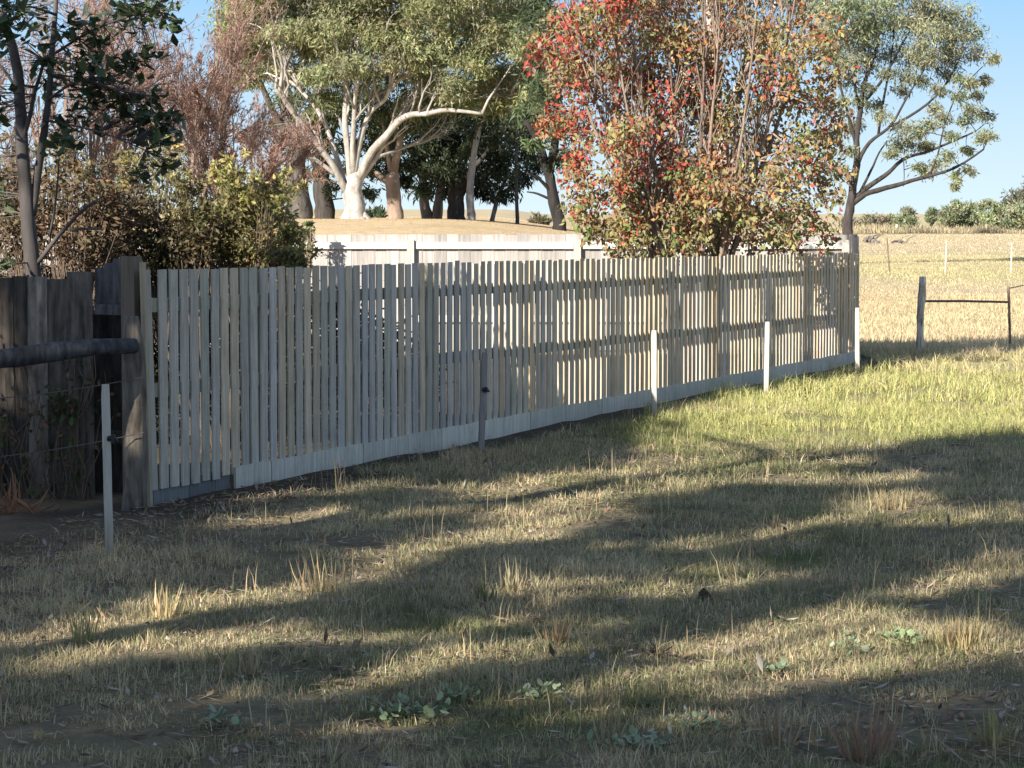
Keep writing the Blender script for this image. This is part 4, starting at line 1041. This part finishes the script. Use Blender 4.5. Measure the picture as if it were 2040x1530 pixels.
for a_ in ((1915, 1290, 76, 90, 110, STRAW, "thick bright straw tuft beside the pale weed leaves at the lower right"),
    (1775, 1018, 50, 80, 60, STRAW, "sunlit straw tuft in the dark band right of centre"),
    (1022, 1182, 84, 56, 30, (.46, .38, .22), "tall thin splayed tuft in the middle of the near grass"),
    (965, 1200, 70, 40, 36, (.17, .19, .08), "dark green tuft just left of the tall splayed straw one"),
    (165, 1290, 100, 46, 26, OLV, "tall narrow olive tuft at the left, nearest the bare stake"),
    (490, 1345, 90, 90, 28, (.36, .30, .17), "loose leaning dry tuft in shade at the lower left"),
    (640, 1170, 95, 130, 46, STRAW, "wide straw tuft in front of the shaded fence"),
    (330, 1240, 84, 80, 40, STRAW, "bent sunlit straw tuft in the bright patch at the left"),
    (1110, 1290, 76, 50, 50, (.34, .25, .15), "brown clumped tuft beside a reddish leaf left of the dark clod"),
    (1195, 1420, 70, 40, 22, (.30, .23, .14), "short brown tuft above the pale weed leaves at the bottom centre"),
    (1540, 1490, 130, 70, 30, (.33, .25, .15), "tall brown stalks at the bottom edge right of centre"),
    (1720, 1510, 150, 90, 60, (.34, .22, .14), "reddish brown tall tuft at the bottom edge"),
    (1980, 1480, 90, 80, 50, OLV, "olive tuft at the bottom right corner"),
    (1210, 1480, 140, 60, 18, (.36, .29, .17), "few tall bent stalks left of the bottom weed rosette")):
    tuft(*a_)
def weed(x, y, wpx, n, col, label, size=.034):
    n = int(n * 1.7)
    b = gnd(x, y); b[2] = hgt(b[0], b[1]); s = b[1] / F; w = wpx * s
    g = Geo(); X = b[0] + rng.normal(0, w * .33, n); Yv = b[1] + rng.normal(0, w * .33, n)
    P = np.stack([X, Yv, hgt(X, Yv) + .015 + .035 * rng.random(n)], 1)
    D = rdir(n, (0, 0, .55)); D[:, 2] = np.abs(D[:, 2]) * .8; D = unit(D); U = unit(np.cross(D, np.array([[0, 0, 1.]])))
    L = size * (.6 + .7 * rng.random(n))
    tint = vary(col, n, .25, .08)
    Nn = np.cross(D, U)
    an = np.linspace(0, 2 * np.pi, 8, endpoint=False)
    V = np.stack([P + D * (L * (.5 - .5 * math.cos(q)))[:, None] + U * (L * .36 * math.sin(q))[:, None] + Nn * (L * .1 * abs(math.sin(q)))[:, None] for q in an], 1)
    k = np.arange(n)[:, None] * 8
    g.add(V.reshape(-1, 3), np.concatenate([k + np.array([[0, 1, 2, 7]]), k + np.array([[7, 2, 3, 6]]), k + np.array([[6, 3, 4, 5]])]), None, np.repeat(tint, 8, 0))
    g.sticks(np.repeat(np.array([[b[0], b[1], b[2]]]), n, 0), P, .002, .0015, vary((.16, .18, .08), n))
    g.v = [v - b for v in g.v]
    o = g.build("weed_plant", M_GLOSSY); o.location = b
    tag(o, label, "weed", "pale leaved ground weeds in the near grass")
PG = (.27, .33, .20)
for a_ in ((810, 1425, 150, 40, (.25, .31, .16), "sprawling grey green weed at the bottom, left of centre"),
    (905, 1400, 50, 12, (.24, .30, .16), "few upright weed leaves at the right end of the sprawling weed"),
    (1075, 1395, 60, 16, PG, "pale weed with broad crinkled leaves at the bottom centre"),
    (1270, 1490, 110, 34, PG, "leafy weed rosette at the very bottom, right of centre"),
    (1700, 1300, 90, 22, PG, "pale sunlit weed left of the bright straw tuft"),
    (1795, 1285, 80, 20, (.25, .32, .17), "upright green weed touching the bright straw tuft"),
    (1545, 1345, 50, 10, PG, "small pale weed in the sunlit band, leftmost of that band"),
    (1380, 1450, 110, 20, (.2, .26, .15), "dull green weed in shade among bark bits at the bottom"),
    (440, 1455, 60, 12, (.22, .27, .16), "dull weed leaves in shade at the bottom left")):
    weed(*a_)
def lump(name, x, y, rpx, col, label, cat):
    b = gnd(x, y); s = b[1] / F; R = rpx * s; b[2] = hgt(b[0], b[1])
    g = Geo(); k = 8; th = np.linspace(0, np.pi, 6)
    pts = np.stack([np.zeros(6), np.zeros(6), np.linspace(-.3 * R, 1.5 * R, 6)], 1)
    g.tube(pts, R * np.array([.8, 1, .95, .75, .5, .15]), k, col, .5)
    o = g.build(name, M_LITTER, None, False); o.location = b
    tag(o, label, cat)
lump("earth_clod", 1402, 1200, 16, (.075, .045, .03), "dark brown clod of earth lying in the shade right of centre", "clod")
lump("earth_clod", 1852, 1125, 12, (.16, .10, .07), "reddish brown lump in the short grass at the right", "clod")
b = gnd(1308, 1312); g = Geo()
for i in range(16):
    D = rdir(1, (0, 0, .8))[0]; p = np.array([0, 0, .01]); q = p + D * .05 * (.6 + .8 * rng.random())
    g.tube([p, q], [.002, .0015], 4, (.05, .04, .035)); g.leaves(q[None] - .01, unit(D + rng.normal(size=3) * .5)[None], perp(D[None]), .022, .016, np.array([[.035, .03, .025]]))
o = g.build("dead_weed", M_DRYLEAF); o.location = (b[0], b[1], hgt(b[0], b[1])); tag(o, "small blackened dead weed at the edge of the sunlit band", "weed")
# reddish dead fronds at the foot of the old fence
b = gnd(12, 1025); g = Geo(); n = 90
D = rdir(n, (0, -.2, .9)); L = .25 * (.4 + .9 * rng.random(n)); P = rng.normal(size=(n, 3)) * [.12, .08, .0]
g.leaves(P, D, perp(D), L, .018, vary((.30, .15, .09), n, .35, .1), .1)
o = g.build("dead_fern", M_DRYLEAF); o.location = (b[0], b[1], 0); tag(o, "reddish brown dead fern at the foot of the old dark fence", "fern")
# dead creeper stems on the old boards
c0 = at(95, 985, YO - .07); th = thing("dead_creeper", "tangle of dry brown creeper stems clinging to the old dark fence", "plant", (c0[0], c0[1], 0))
g = Geo(); lv = Geo()
for i in range(46):
    x = rng.uniform(-60, 185); pts = [at(x, 1000, YO - .05)]; xx, yy = x, 1000.
    for q in range(rng.integers(3, 7)):
        xx += rng.normal(0, 16); yy -= rng.uniform(30, 75); pts.append(at(xx, yy, YO - .05 - .05 * rng.random()))
    g.tube(pts, np.linspace(.005, .002, len(pts)), 4, vary((.17, .12, .085), 1)[0])
    pts = np.array(pts); m = rng.integers(3, 12); P = pts[rng.integers(1, len(pts), m)] + rng.normal(0, .03, (m, 3)); D = rdir(m, (0, -.3, -.6))
    lv.leaves(P, D, perp(D), .055, .03, vary(((.22, .13, .08), (.12, .09, .05), (.10, .12, .045))[rng.integers(0, 3)], m, .35, .1), .1)
g.build("stems", M_LITTER, th); lv.build("leaves", M_DRYLEAF, th)
g = Geo()
c = at(115, 810, YO - .1); clump(g, np.zeros(3), .09, 40, .06, .5, (.10, .13, .045), .3); V_ = g.v[0].reshape(-1, 4, 3)[:, 0]; g.sticks(np.repeat(np.array([[0, .06, -.1]]), len(V_), 0), V_, .002, .0015, np.array((.09, .10, .05)))
b0 = c.copy(); o = g.build("ivy_sprig", M_GLOSSY); o.location = b0; tag(o, "small green sprig growing on the old dark boards", "plant")
